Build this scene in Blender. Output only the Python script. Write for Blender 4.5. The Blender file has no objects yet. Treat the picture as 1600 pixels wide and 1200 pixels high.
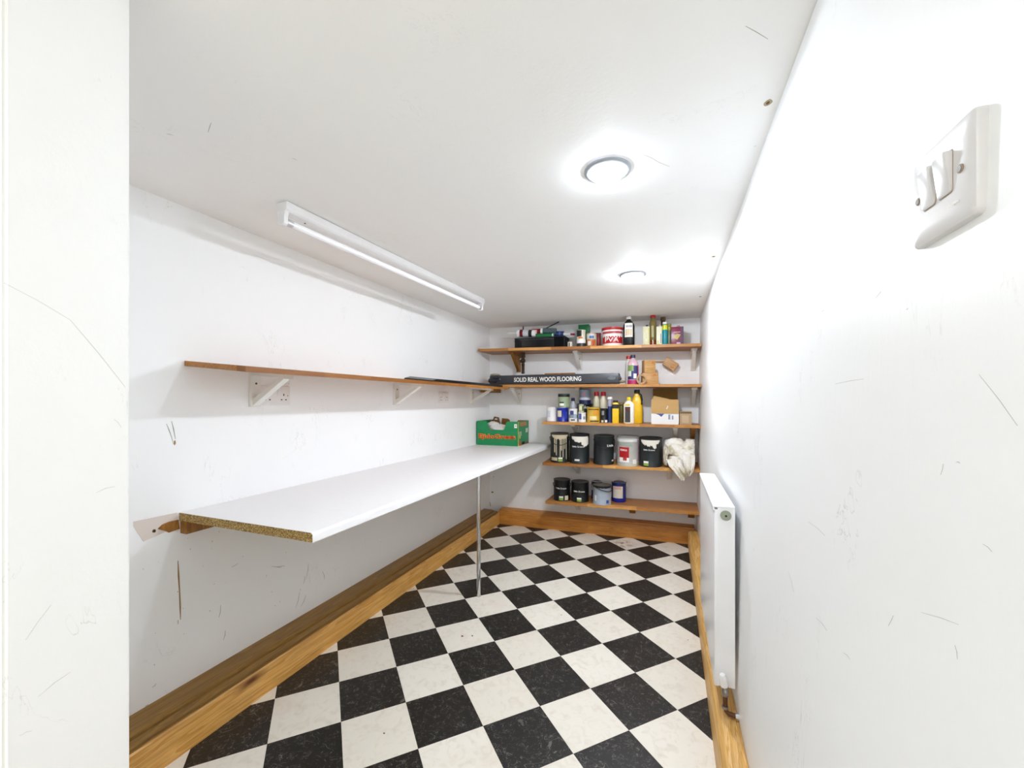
import bpy, bmesh, math, random
from mathutils import Vector, Matrix, noise
random.seed(7)
D = bpy.data
COL = bpy.context.scene.collection
PI = math.pi

# ------------------------------------------------------------------ camera, world, exposure
FPX, CX, CY, CH = 639.4, 800.0, 625.4, 1.153        # focal length (px of 1600), principal point, eye height
PHI = math.radians(21.03)
SN, CS = math.sin(PHI), math.cos(PHI)
cam = D.objects.new('camera', D.cameras.new('camera')); COL.objects.link(cam)
cam.location = (0, 0, CH); cam.rotation_euler = (PI/2, 0, PHI)
cam.data.sensor_width = 36; cam.data.lens = FPX/1600*36
cam.data.shift_y = (CY-600)/1600; cam.data.clip_start = .02
bpy.context.scene.camera = cam
sc = bpy.context.scene
sc.view_settings.view_transform = 'Standard'; sc.view_settings.look = 'None'
sc.view_settings.gamma = 1; sc.view_settings.use_curve_mapping = False
sc.view_settings.exposure = 1.12
try:
    sc.cycles.max_bounces = 16; sc.cycles.diffuse_bounces = 14
except Exception: pass
w = D.worlds.new('world'); sc.world = w; w.use_nodes = True
w.node_tree.nodes['Background'].inputs[0].default_value = (.9, .95, 1, 1)
w.node_tree.nodes['Background'].inputs[1].default_value = .3
DOWN_STRENGTH = 95.0          # emission of the frosted downlight covers
FILL_WATTS = 1.2  # strength of the added overhead fill behind the camera
LAMP_WATTS = 3.6              # each downlight's lamp             

YH0 = -1.7
def area(name, loc, size, watts, color, rot=(0, 0, 0)):
    l = D.lights.new(name, 'AREA'); l.shape = 'RECTANGLE'; l.size, l.size_y = size; l.energy = watts; l.color = color
    o = D.objects.new(name, l); o.location = loc; o.rotation_euler = rot; COL.objects.link(o); return o
area('rear_fill_light', (-.45, -.85, 1.79), (.9, .6), FILL_WATTS, (.93, .97, 1.04))  # added weak overhead fill behind the camera, not a known hall lamp

area('rear_wall_fill', (-.35, YH0+.03, 1.0), (1.5, 1.3), .8, (.90, .96, 1.06), (PI/2, 0, 0))  # added fill from the rear wall to lift the ceiling; no window there
# ------------------------------------------------------------------ geometry helpers
def ray(u, v): 
    r = (u-CX)/FPX; return Vector((CS*r-SN, SN*r+CS, (CY-v)/FPX))
E0 = Vector((0, 0, CH))
def onY(u, v, Y): d = ray(u, v); return E0+d*(Y/d.y)
def onX(u, v, X): d = ray(u, v); return E0+d*(X/d.x)
def onZ(u, v, Z): d = ray(u, v); return E0+d*((Z-CH)/d.z)
def depth(p): return -SN*p[0]+CS*p[1]

XL = -1.635
def yb(x): return 3.65+(x-XL)*.027
def xr(z): return .206+.032*z/1.85
def ceil_z(x, y):
    s = (x-XL)/1.87; t = max(0, min(1, y/3.7))
    return 1.853*(1-s)+(1.848*(1-t)+1.830*t)*s

def lin(c):
    if isinstance(c, str):
        c = [int(c[i:i+2], 16)/255 for i in (0, 2, 4)]
    return tuple(((x+.055)/1.055)**2.4 if x > .04045 else x/12.92 for x in c)+(1,)

def bmx(): return bmesh.new()
def box(bm, x0, x1, y0, y1, z0, z1, m=None):
    vs = [bm.verts.new((x, y, z)) for z in (z0, z1) for y in (y0, y1) for x in (x0, x1)]
    for f in ((0, 2, 3, 1), (4, 5, 7, 6), (0, 1, 5, 4), (2, 6, 7, 3), (0, 4, 6, 2), (1, 3, 7, 5)):
        bm.faces.new([vs[i] for i in f])
    if m is not None:
        for v in vs: v.co = m @ v.co
    return vs
def loft(bm, rings, cap0=True, cap1=True, closed=True):
    R = [[bm.verts.new(p) for p in r] for r in rings]
    n = len(R[0])
    for a, b in zip(R, R[1:]):
        for i in range(n if closed else n-1):
            j = (i+1) % n
            bm.faces.new((a[i], a[j], b[j], b[i]))
    if cap0: bm.faces.new(R[0][::-1])
    if cap1: bm.faces.new(R[-1])
    return R
def lathe(bm, prof, n=24, c=(0, 0), sx=1, sy=1, square=0):
    rings = []
    for r, z in prof:
        ring = []
        for i in range(n):
            a = 2*PI*i/n; ca, sa = math.cos(a), math.sin(a)
            if square:
                k = 1/(abs(ca)**square+abs(sa)**square)**(1/square)
            else: k = 1
            ring.append((c[0]+r*k*ca*sx, c[1]+r*k*sa*sy, z))
        rings.append(ring)
    loft(bm, rings)
def tube(bm, pts, r, n=10, cap=True):
    pts = [Vector(p) for p in pts]; rings = []
    up = Vector((0, 0, 1))
    for i, p in enumerate(pts):
        t = (pts[min(i+1, len(pts)-1)]-pts[max(i-1, 0)]).normalized()
        a = t.cross(up)
        if a.length < 1e-3: a = t.cross(Vector((1, 0, 0)))
        a.normalize(); b = t.cross(a)
        rr = r[i] if isinstance(r, (list, tuple)) else r
        rings.append([p+(a*math.cos(2*PI*k/n)+b*math.sin(2*PI*k/n))*rr for k in range(n)])
    loft(bm, rings, cap, cap)
def prism(bm, poly, y0, y1, m=None):      # poly in x,z extruded along y
    rings = [[Vector((x, y, z)) for x, z in poly] for y in (y0, y1)]
    if m is not None: rings = [[m @ p for p in r] for r in rings]
    loft(bm, rings)
def patch(bm, r, a0, a1, z0, z1, t=.0006, n=8, bottoms=None):   # piece of a cylinder wall; angle 0 faces -Y
    for i in range(n):
        p, q = a0+(a1-a0)*i/n, a0+(a1-a0)*(i+1)/n
        zb = z0 if bottoms is None else bottoms[i]
        vs = []
        for z in (zb, z1):
            for a in (p, q):
                for rr in (r-.001, r+t):
                    vs.append(bm.verts.new((rr*math.sin(a), -rr*math.cos(a), z)))
        for f in ((0, 1, 3, 2), (4, 6, 7, 5), (1, 5, 7, 3), (0, 2, 6, 4), (0, 4, 5, 1), (2, 3, 7, 6)):
            bm.faces.new([vs[i] for i in f])
def obj(name, bm, mat, parent=None, smooth=False, bevel=0, label=None):
    bmesh.ops.recalc_face_normals(bm, faces=bm.faces)
    if bevel:
        bmesh.ops.bevel(bm, geom=[e for e in bm.edges if len(e.link_faces) == 2 and e.calc_face_angle(0) > .6], offset=bevel, segments=2, affect='EDGES', profile=.6, clamp_overlap=True)
    me = D.meshes.new(name); bm.to_mesh(me); bm.free()
    if smooth or bevel:
        for p in me.polygons: p.use_smooth = True
        try: me.set_sharp_from_angle(angle=math.radians(38))
        except Exception: pass
    me.materials.append(mat)
    o = D.objects.new(name, me); COL.objects.link(o)
    if parent is not None: o.parent = parent
    if label: o['label'] = label
    return o
def tag(o, label, cat, group=None):
    o['label'] = label; o['category'] = cat
    if group: o['group'] = group
    return o
def thing(name, label, cat, loc=(0, 0, 0), rz=0, group=None, rx=0):
    o = D.objects.new(name, None); COL.objects.link(o); o.empty_display_size = .05
    o.location = loc; o.rotation_euler = (rx, 0, rz)
    return tag(o, label, cat, group)
def struct(name, bm, mat, **k):
    o = obj(name, bm, mat, **k); o['kind'] = 'structure'; return o
def lettering(name, body, height, mat, parent, loc=(0, 0, 0), width=None, curve_r=None, bold=0.0, ext=.0006, shear=0, rot=None, label=None, scale=None):
    cu = D.curves.new(name, 'FONT'); cu.body = body; cu.size = 1; cu.extrude = 0; cu.offset = bold; cu.shear = shear
    cu.resolution_u = 3; cu.align_x = 'CENTER'; cu.align_y = 'CENTER'
    t = D.objects.new('tmp', cu); COL.objects.link(t)
    dg = bpy.context.evaluated_depsgraph_get(); me = D.meshes.new_from_object(t.evaluated_get(dg))
    D.objects.remove(t); D.curves.remove(cu)
    xs = [v.co.x for v in me.vertices]; ys = [v.co.y for v in me.vertices]
    x0, x1, y0, y1 = min(xs), max(xs), min(ys), max(ys)
    sy = height/(y1-y0); sx = sy if width is None else width/(x1-x0)
    if scale: sx, sy = scale
    lettering.scale = (sx, sy)
    bm = bmx(); bm.from_mesh(me); D.meshes.remove(me)
    g = bmesh.ops.extrude_face_region(bm, geom=bm.faces[:])
    top = {v for v in g['geom'] if isinstance(v, bmesh.types.BMVert)}
    for v in bm.verts:
        x = (v.co.x-(x0+x1)/2)*sx; z = (v.co.y-(y0+y1)/2)*sy; d = ext if v in top else -.0004
        if curve_r:
            a = x/curve_r; v.co = ((curve_r+d)*math.sin(a), -(curve_r+d)*math.cos(a), z)
        else: v.co = (x, -d, z)
    o = obj(name, bm, mat, parent); o.location = loc
    if rot: o.rotation_euler = rot
    if label: o['label'] = label
    return o

# ------------------------------------------------------------------ materials
MC = {}
def mat(name, color, rough=.5, metal=0, spec=None, alpha=None, trans=0, bump=0, bscale=200, coat=0):
    key = (name,)
    if key in MC: return MC[key]
    m = D.materials.new(name); m.use_nodes = True; nt = m.node_tree; b = nt.nodes['Principled BSDF']
    c = lin(color)
    b.inputs['Roughness'].default_value = rough; b.inputs['Metallic'].default_value = metal
    if trans: b.inputs['Transmission Weight'].default_value = trans
    if coat: b.inputs['Coat Weight'].default_value = coat
    # procedural slight mottling on every surface
    tc = nt.nodes.new('ShaderNodeTexCoord'); n = nt.nodes.new('ShaderNodeTexNoise')
    n.inputs['Scale'].default_value = 30; n.inputs['Detail'].default_value = 3
    nt.links.new(tc.outputs['Object'], n.inputs['Vector'])
    mx = nt.nodes.new('ShaderNodeMix'); mx.data_type = 'RGBA'
    mx.inputs[6].default_value = tuple(x*(.975 if sum(c[:3]) > 1.9 else .9) for x in c[:3])+(1,); mx.inputs[7].default_value = tuple(min(1, x*(1.01 if sum(c[:3]) > 1.9 else 1.06)) for x in c[:3])+(1,)
    nt.links.new(n.outputs['Fac'], mx.inputs[0]); nt.links.new(mx.outputs[2], b.inputs['Base Color'])
    if bump:
        n2 = nt.nodes.new('ShaderNodeTexNoise'); n2.inputs['Scale'].default_value = bscale; n2.inputs['Detail'].default_value = 5
        nt.links.new(tc.outputs['Object'], n2.inputs['Vector'])
        bp = nt.nodes.new('ShaderNodeBump'); bp.inputs['Strength'].default_value = bump; bp.inputs['Distance'].default_value = .01
        nt.links.new(n2.outputs['Fac'], bp.inputs['Height']); nt.links.new(bp.outputs['Normal'], b.inputs['Normal'])
    MC[key] = m; return m

class NT:
    def __init__(s, name):
        s.m = D.materials.new(name); s.m.use_nodes = True; s.t = s.m.node_tree; s.b = s.t.nodes['Principled BSDF']
    def n(s, typ, **kw):
        x = s.t.nodes.new('ShaderNode'+typ)
        for k, v in kw.items():
            if k[0] == '_': setattr(x, k[1:], v)
            else: x.inputs[k.replace('__', ' ')].default_value = v
        return x
    def l(s, a, b): s.t.links.new(a, b)
    def ramp(s, fac, stops, interp='LINEAR'):
        r = s.t.nodes.new('ShaderNodeValToRGB'); r.color_ramp.interpolation = interp
        e = r.color_ramp.elements
        while len(e) < len(stops): e.new(.5)
        for el, (p, c) in zip(e, stops): el.position = p; el.color = c if len(c) == 4 else tuple(c)+(1,)
        s.l(fac, r.inputs[0]); return r.outputs[0]
    def mix(s, fac, a, b, blend='MIX'):
        m = s.t.nodes.new('ShaderNodeMix'); m.data_type = 'RGBA'; m.blend_type = blend
        for i, v in ((0, fac), (6, a), (7, b)):
            if hasattr(v, 'is_linked') or hasattr(v, 'links'): s.l(v, m.inputs[i])
            else: m.inputs[i].default_value = v
        return m.outputs[2]
    def math(s, op, a, b=None, clamp=False):
        m = s.t.nodes.new('ShaderNodeMath'); m.operation = op; m.use_clamp = clamp
        for i, v in ((0, a), (1, b)):
            if v is None: continue
            if hasattr(v, 'links'): s.l(v, m.inputs[i])
            else: m.inputs[i].default_value = v
        return m.outputs[0]
    def bump(s, h, strength, dist=.01):
        b = s.n('Bump', Strength=strength, Distance=dist); s.l(h, b.inputs['Height']); s.l(b.outputs[0], s.b.inputs['Normal'])
G = lambda v: (v, v, v, 1)

def paint(name, base, rough=.5, smear=.25, bumps=.12, brush=False):
    k = NT(name); tc = k.n('TexCoord').outputs['Object']
    n1 = k.n('TexNoise', Scale=1.3, Detail=4, Roughness=.6); k.l(tc, n1.inputs['Vector'])
    c = lin(base)
    col = k.mix(n1.outputs['Fac'], tuple(x*.975 for x in c[:3])+(1,), tuple(min(1, x*1.02) for x in c[:3])+(1,))
    # sparse scuffs: thin warped lines, kept where a broad mask allows
    mp = k.n('Mapping'); mp.inputs['Scale'].default_value = (3, 3, 1.1); mp.inputs['Rotation'].default_value = (.4, .3, .2); k.l(tc, mp.inputs[0])
    n2 = k.n('TexNoise', Scale=2.2, Detail=5, Roughness=.7, Distortion=1.2); k.l(mp.outputs[0], n2.inputs['Vector'])
    ln = k.math('ABSOLUTE', k.math('SUBTRACT', n2.outputs['Fac'], .5))
    ln = k.math('LESS_THAN', ln, .0035)
    n3 = k.n('TexNoise', Scale=5, Detail=2); k.l(tc, n3.inputs['Vector'])
    ms = k.ramp(n3.outputs['Fac'], [(.56, G(0)), (.66, G(1))])
    f = k.math('MULTIPLY', k.math('MULTIPLY', ln, ms), smear)
    col = k.mix(f, col, lin('8a8478'))
    # small specks
    v = k.n('TexVoronoi', Scale=9); k.l(tc, v.inputs['Vector'])
    sp = k.math('LESS_THAN', v.outputs['Distance'], .028)
    n4 = k.n('TexNoise', Scale=2.5, Detail=1); k.l(tc, n4.inputs['Vector'])
    sp = k.math('MULTIPLY', sp, k.ramp(n4.outputs['Fac'], [(.5, G(0)), (.58, G(1))]))
    col = k.mix(k.math('MULTIPLY', sp, smear*1.6), col, lin('77705f'))
    k.l(col, k.b.inputs['Base Color']); k.b.inputs['Roughness'].default_value = rough
    hb = k.n('TexNoise', Scale=70, Detail=6, Roughness=.65); k.l(tc, hb.inputs['Vector'])
    if brush:
        mb = k.n('Mapping'); mb.inputs['Scale'].default_value = (1, 1, .22); mb.inputs['Rotation'].default_value = (.6, 0, 0); k.l(tc, mb.inputs[0])
        h2 = k.n('TexNoise', Scale=60, Detail=4, Distortion=.8); k.l(mb.outputs[0], h2.inputs['Vector'])
        k.bump(k.math('ADD', hb.outputs['Fac'], k.math('MULTIPLY', h2.outputs['Fac'], 1.6)), bumps, .004)
    else: k.bump(hb.outputs['Fac'], bumps, .004)
    return k.m
M_WALL = paint('wall_paint', 'f5f6f6', .5, .22, .05)
M_WALLR = paint('wall_paint_brushed', 'f3f4f4', .42, .25, .05, brush=True)
M_CEIL = paint('ceiling_paint', 'f6f6f4', .6, .12)
M_JAMB = paint('jamb_paint', 'f0f0ef', .5, .22)

def tile_mat(name, dark):
    k = NT(name); g = k.n('NewGeometry'); pos = g.outputs['Position']
    oi = k.n('ObjectInfo').outputs['Random']
    if dark:
        base = k.mix(oi, lin('100f0e'), lin('181614'))
        n0 = k.n('TexNoise', Scale=14, Detail=3); k.l(pos, n0.inputs['Vector'])
        base = k.mix(k.math('MULTIPLY', n0.outputs['Fac'], .5), base, lin('201e1b'))
        tot = None
        for sc_, off, w_ in ((12, 0, .010), (20, 3, .011), (36, 9, .014)):
            mp = k.n('Mapping'); mp.inputs['Location'].default_value = (off, off*.7, 0); k.l(pos, mp.inputs[0])
            n = k.n('TexNoise', Scale=sc_, Detail=1.5, Distortion=2.2); k.l(mp.outputs[0], n.inputs['Vector'])
            a = k.math('LESS_THAN', k.math('ABSOLUTE', k.math('SUBTRACT', n.outputs['Fac'], .5)), w_)
            mk = k.n('TexNoise', Scale=sc_*1.7, Detail=1); k.l(mp.outputs[0], mk.inputs['Vector'])
            a = k.math('MULTIPLY', a, k.ramp(mk.outputs['Fac'], [(.50, G(0)), (.60, G(1))]))
            tot = a if tot is None else k.math('MAXIMUM', tot, a)
        col = k.mix(k.math('MULTIPLY', tot, .34), base, lin('a39e97'))
    else:
        base = k.mix(oi, lin('e2dccf'), lin('ebe6db'))
        n0 = k.n('TexNoise', Scale=22, Detail=5, Distortion=1.5); k.l(pos, n0.inputs['Vector'])
        base = k.mix(k.ramp(n0.outputs['Fac'], [(.5, G(0)), (.75, G(.35))]), base, lin('bfb49e'))
        n1 = k.n('TexNoise', Scale=3, Detail=5, Roughness=.7); k.l(pos, n1.inputs['Vector'])
        base = k.mix(k.ramp(n1.outputs['Fac'], [(.55, G(0)), (.8, G(.3))]), base, lin('c2ac84'))
        # rust stain by the back skirting
        st = onZ(972, 850, 0)
        vd = k.n('VectorMath', _operation='DISTANCE'); vd.inputs[1].default_value = st; k.l(pos, vd.inputs[0])
        dd = k.ramp(vd.outputs['Value'], [(.02, G(1)), (.12, G(0))])
        n2 = k.n('TexNoise', Scale=26, Detail=4); k.l(pos, n2.inputs['Vector'])
        s_ = k.math('MULTIPLY', dd, k.ramp(n2.outputs['Fac'], [(.45, G(0)), (.6, G(1))]))
        col = k.mix(k.math('MULTIPLY', s_, .95), base, lin('8c5614'))
    k.l(col, k.b.inputs['Base Color']); k.b.inputs['Roughness'].default_value = .42
    n5 = k.n('TexNoise', Scale=60, Detail=3); k.l(pos, n5.inputs['Vector']); k.bump(n5.outputs['Fac'], .08, .002)
    return k.m
M_TB, M_TW = tile_mat('vinyl_black_marbled', True), tile_mat('vinyl_cream', False)

def wood(name, c0, c1, axis='Y', scale=1, knots=False, rough=.45, rnd=False, dark='5a3a18'):
    k = NT(name); tc = k.n('TexCoord').outputs['Object']
    mp = k.n('Mapping'); s = [14*scale]*3; s['XYZ'.index(axis)] = .9*scale; mp.inputs['Scale'].default_value = s; k.l(tc, mp.inputs[0])
    vec = mp.outputs[0]
    if rnd:
        oi = k.n('ObjectInfo').outputs['Random']
        ad = k.n('VectorMath', _operation='ADD'); cb = k.n('CombineXYZ')
        for i in range(3): k.l(k.math('MULTIPLY', oi, 37.0), cb.inputs[i])
        k.l(vec, ad.inputs[0]); k.l(cb.outputs[0], ad.inputs[1]); vec = ad.outputs[0]
    n = k.n('TexNoise', Scale=1.3, Detail=4, Roughness=.55, Distortion=.6); k.l(vec, n.inputs['Vector'])
    wv = k.math('FRACT', k.math('MULTIPLY', n.outputs['Fac'], 7.0))
    wv = k.ramp(wv, [(0, G(0)), (.75, G(.8)), (.92, G(1)), (1, G(.1))])
    col = k.mix(wv, lin(c0), lin(c1))
    f = k.n('TexNoise', Scale=9, Detail=5, Roughness=.7); k.l(vec, f.inputs['Vector'])
    col = k.mix(k.ramp(f.outputs['Fac'], [(.45, G(0)), (.8, G(.45))]), col, lin(dark))
    if rnd: 
        col = k.mix(k.ramp(oi, [(0, G(0)), (.35, G(.45)), (1, G(.8))]), col, lin(rnd if isinstance(rnd, str) else '8a4f1c'))
    if knots:
        mk = k.n('Mapping'); s2 = [9]*3; s2['XYZ'.index(axis)] = 3.0; mk.inputs['Scale'].default_value = s2; k.l(tc, mk.inputs[0])
        v = k.n('TexVoronoi', Scale=1); k.l(mk.outputs[0], v.inputs['Vector'])
        kn = k.ramp(v.outputs['Distance'], [(.04, G(1)), (.16, G(.35)), (.24, G(0))])
        vr = k.n('SeparateColor'); k.l(v.outputs['Color'], vr.inputs[0])
        kn = k.math('MULTIPLY', kn, k.math('GREATER_THAN', vr.outputs[0], .72))
        col = k.mix(kn, col, lin('6e3710'))
    k.l(col, k.b.inputs['Base Color']); k.b.inputs['Roughness'].default_value = rough
    k.bump(n.outputs['Fac'], .1, .003); return k.m
M_PINE_Y = wood('pine_left', 'e8b568', 'cf9444', 'Y', 1, True)
M_LEDGE_SHADED = wood('pine_ledge_shaded', 'a67c3a', '8a6530', 'Y', 1.4, True)  # darker copy of the left pine, worktop's shadow painted into the ledge
M_PINE_X = wood('pine_back', 'd2903f', 'bb7428', 'X', 1, True)
M_PINE_R = wood('pine_pale', 'e2b878', 'c9963f', 'Y', 1.2, False)
M_STAVE_Y = wood('stave_left', 'c88a3c', 'a8691f', 'Y', 1.5, rnd='7d470f')
M_STAVE_X = wood('stave_back', 'ecb468', 'cf8f40', 'X', 1.5, rnd='8a4a10')
M_BROWNWOOD = wood('brown_softwood', 'a8712c', '8a5a20', 'Z', 1.5)
M_BLOCK = wood('offcut_timber', 'd0a468', 'b98747', 'X', 2)
def chip():
    k = NT('chipboard'); tc = k.n('TexCoord').outputs['Object']
    mp = k.n('Mapping'); mp.inputs['Scale'].default_value = (1, 1, 1.5); k.l(tc, mp.inputs[0])
    v = k.n('TexVoronoi', Scale=330); k.l(mp.outputs[0], v.inputs['Vector'])
    s = k.n('SeparateColor'); k.l(v.outputs['Color'], s.inputs[0])
    c = k.ramp(s.outputs[0], [(0, lin('5c431c')), (.3, lin('8c6c34')), (.7, lin('b39355')), (1, lin('d6be86'))])
    k.l(c, k.b.inputs['Base Color']); k.b.inputs['Roughness'].default_value = .8; return k.m
M_CHIP = chip()
def cloth_mat():
    k = NT('dust_sheet_cotton'); tc = k.n('TexCoord').outputs['Object']
    n = k.n('TexNoise', Scale=9, Detail=5, Distortion=1); k.l(tc, n.inputs['Vector'])
    c = k.ramp(n.outputs['Fac'], [(.36, lin('c2b79a')), (.46, lin('ece7db')), (.7, lin('f6f4f0'))])
    k.l(c, k.b.inputs['Base Color']); k.b.inputs['Roughness'].default_value = .9
    n2 = k.n('TexNoise', Scale=60, Detail=4); k.l(tc, n2.inputs['Vector']); k.bump(n2.outputs['Fac'], .3, .004); return k.m
M_CLOTH = cloth_mat()
def emit(name, c, s):
    k = NT(name); k.b.inputs['Base Color'].default_value = lin(c); k.b.inputs['Emission Color'].default_value = lin(c); k.b.inputs['Emission Strength'].default_value = s
    n = k.n('TexNoise', Scale=5); k.l(n.outputs['Fac'], k.b.inputs['Roughness']); return k.m
M_GLOW = emit('lit_frosted_cover', 'e6f1ff', DOWN_STRENGTH*.9)
M_GLOW2 = emit('lit_frosted_cover_warm', 'ecf1fb', DOWN_STRENGTH*1.6)
M_FILL = emit('fill_panel_glow', 'ffffff', 2)  # faint glow of the added panel behind the camera

WHITE = mat('white_enamel', 'f0f0f0', .3); PLASTW = mat('white_plastic', 'eeecea', .28, bump=.02); CREAMP = mat('aged_box_plastic', 'd9c9b4', .4)
BRKT = mat('white_painted_wood', 'e9e7e0', .45, bump=.1, bscale=40); LAM = mat('white_laminate', 'eeeeef', .4)
CHROME = mat('chrome', 'd5d6d8', .12, 1); BLACKP = mat('black_plastic', '16171a', .35); DARKHOLE = mat('dark_hole', '201a14', .9)
STEEL = mat('dull_steel', '9a9690', .35, .9); RUST = mat('rusty_metal', '7a5a34', .7, .4); BRONZE = mat('dark_iron', '473a2a', .6, .5)
COPPER = mat('tarnished_copper', '6b4a36', .45, .7)
GREYBEZ = mat('bezel_plastic', 'a4a9af', .35)

# ------------------------------------------------------------------ the room
def quad_grid(bm, P, nu=1, nv=1):
    pass
def wall_obj(name, pts, m):       # single closed slab from 8 pts (inner quad, outer quad)
    bm = bmx(); loft(bm, pts); return struct(name, bm, m)
ZT = 1.95
YH = -1.7          # end of the hall behind the camera
bm = bmx(); box(bm, XL-.12, 1.1, YH-.1, 3.85, -.06, -.0025); floor = struct('floor', bm, mat('sub_floor', '2b2622', .8))
# vinyl tiles, laid diagonally
T = .2286; TH = 1.1442; x0_, z0_ = -2.1029, 9.9782
def tile_pt(i, j):
    X = x0_+i*math.cos(TH)+j*math.sin(TH); Z = z0_-i*math.sin(TH)+j*math.cos(TH)
    X *= T; Z *= T
    return Vector((CS*X-SN*Z, SN*X+CS*Z))
def clip(poly, a, c):     # keep a.p <= c
    out = []
    for i, p in enumerate(poly):
        q = poly[(i+1) % len(poly)]; dp, dq = a.dot(p)-c, a.dot(q)-c
        if dp <= 0: out.append(p)
        if dp*dq < 0: out.append(p+(q-p)*(dp/(dp-dq)))
    return out
planes = [(Vector((-1, 0)), 1.49), (Vector((1, 0)), .16), (Vector((-.027, 1)), 3.56), (Vector((0, -1)), -.2)]
for i in range(-30, 45):
    for j in range(-30, 40):
        poly = [tile_pt(i, j), tile_pt(i, j+1), tile_pt(i+1, j+1), tile_pt(i+1, j)]
        c = sum(poly, Vector((0, 0)))/4
        if not (-1.8 < c.x < .5 and -.1 < c.y < 3.9): continue
        poly = [c+(p-c)*.9972 for p in poly]
        for a, d in planes: poly = clip(poly, a, d) if len(poly) > 2 else poly
        if len(poly) < 3: continue
        ar = abs(sum(poly[k].x*poly[k-1].y-poly[k-1].x*poly[k].y for k in range(len(poly))))/2
        if ar < 2e-4: continue
        bm = bmx(); loft(bm, [[(p.x-c.x, p.y-c.y, z) for p in poly] for z in (-.0025, 0)])
        o = obj('tile', bm, M_TW if (i+j) % 2 else M_TB, floor); o.location = (c.x, c.y, 0)
# hall floor strip (same vinyl beyond the doorway is out of view)
bm = bmx(); box(bm, -1.6, 1.0, YH, .2, -.0025, 0); obj('hall_vinyl', bm, M_TW, floor)
# ceiling: gently out of level
bm = bmx()
gx = [XL-.12, XL, -.9, -.2, .3, 1.1]; gy = [YH-.1, -.5, .3, 1.2, 2.4, 3.85]
V = {(a, b, k): bm.verts.new((x, y, ceil_z(x, y)+k*.12)) for a, x in enumerate(gx) for b, y in enumerate(gy) for k in (0, 1)}
nx, ny = len(gx), len(gy)
for a in range(nx-1):
    for b in range(ny-1):
        for k in (0, 1): bm.faces.new([V[a, b, k], V[a+1, b, k], V[a+1, b+1, k], V[a, b+1, k]])
for a in range(nx-1):
    for b in (0, ny-1): bm.faces.new([V[a, b, 0], V[a+1, b, 0], V[a+1, b, 1], V[a, b, 1]])
for b in range(ny-1):
    for a in (0, nx-1): bm.faces.new([V[a, b, 0], V[a, b+1, 0], V[a, b+1, 1], V[a, b, 1]])
ceiling = struct('ceiling', bm, M_CEIL)
bm = bmx(); box(bm, XL-.1, XL, YH, 3.80, 0, 1.853); wall_left = struct('wall_left', bm, M_WALL)
y0, y1 = yb(XL), yb(.5)
bm = bmx(); loft(bm, [[(XL, y0, z), (.5, y1, z), (.5, y1+.1, z), (XL, y0+.15, z)] for z in (0, 1.829)])
for v in bm.verts:
    if v.co.z > 1: v.co.z = ceil_z(v.co.x, 3.6)+.004
wall_back = struct('wall_back', bm, M_WALL)
bm = bmx(); loft(bm, [[(xr(z), .26, z), (xr(z)+.1, .26, z), (xr(z)+.1, 3.72, z), (xr(z), 3.72, z)] for z in (0, .6, 1.2, 1.842)])
wall_right = struct('wall_right', bm, M_WALLR)
pj = ray(204, 600); YJ = .40; XJ = pj.x/pj.y*YJ
pj5 = ray(5, 600); YJ0 = XJ*pj5.y/pj5.x
bm = bmx(); box(bm, XL, XJ, YJ0, YJ, 0, 1.856); bmesh.ops.bevel(bm, geom=[e for e in bm.edges if abs(e.verts[0].co.z-e.verts[1].co.z) > 1 and e.verts[0].co.x > -1], offset=.004, segments=3, affect='EDGES')
wall_front = struct('wall_front', bm, M_JAMB, smooth=True)
bm = bmx(); box(bm, .31, 1.0, .26, .40, 0, 1.845); struct('wall_front_return', bm, M_WALL)
bm = bmx(); box(bm, 1.0, 1.1, YH, .40, 0, 1.845); struct('wall_hall', bm, M_WALL)
bm = bmx(); box(bm, XL, 1.0, YH-.1, YH, 0, 1.845); struct('wall_rear', bm, M_WALL)

# skirting: deep moulded boards
def skirt_profile(D0, sgn=1):    # list of (distance from wall, z)
    return [(0, 0), (D0, 0), (D0, .104), (D0-.004, .110), (D0-.010, .111), (D0-.013, .103), (D0-.017, .103), (D0-.020, .114), (D0-.048, .118), (D0-.052, .110), (D0-.056, .110), (D0-.058, .121), (D0-.075, .126), (0, .128)]
SD = XL+1.478
prof = skirt_profile(.157)
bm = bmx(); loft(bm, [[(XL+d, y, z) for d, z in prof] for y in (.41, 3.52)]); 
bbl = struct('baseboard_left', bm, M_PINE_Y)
bbl.data.materials.append(M_LEDGE_SHADED)
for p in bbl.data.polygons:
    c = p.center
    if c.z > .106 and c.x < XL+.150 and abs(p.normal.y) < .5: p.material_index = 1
bm = bmx()
pb = [(0, 0), (.135, 0), (.135, .090), (.131, .096), (.122, .094), (.120, .088), (.117, .100), (.112, .108), (.100, .113), (.094, .106), (.088, .118), (.07, .124), (0, .126)]
loft(bm, [[(x, yb(x)-d, z) for d, z in pb] for x in (-1.50, .19)]); struct('baseboard_back', bm, M_PINE_X)
bm = bmx()
pr = [(0, 0), (.070, 0), (.070, .098), (.066, .112), (.056, .121), (.04, .125), (0, .126)]
loft(bm, [[(xr(.06)-d, y, z) for d, z in pr] for y in (.27, 3.52)]); struct('baseboard_right', bm, M_PINE_R, smooth=True)

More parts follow.
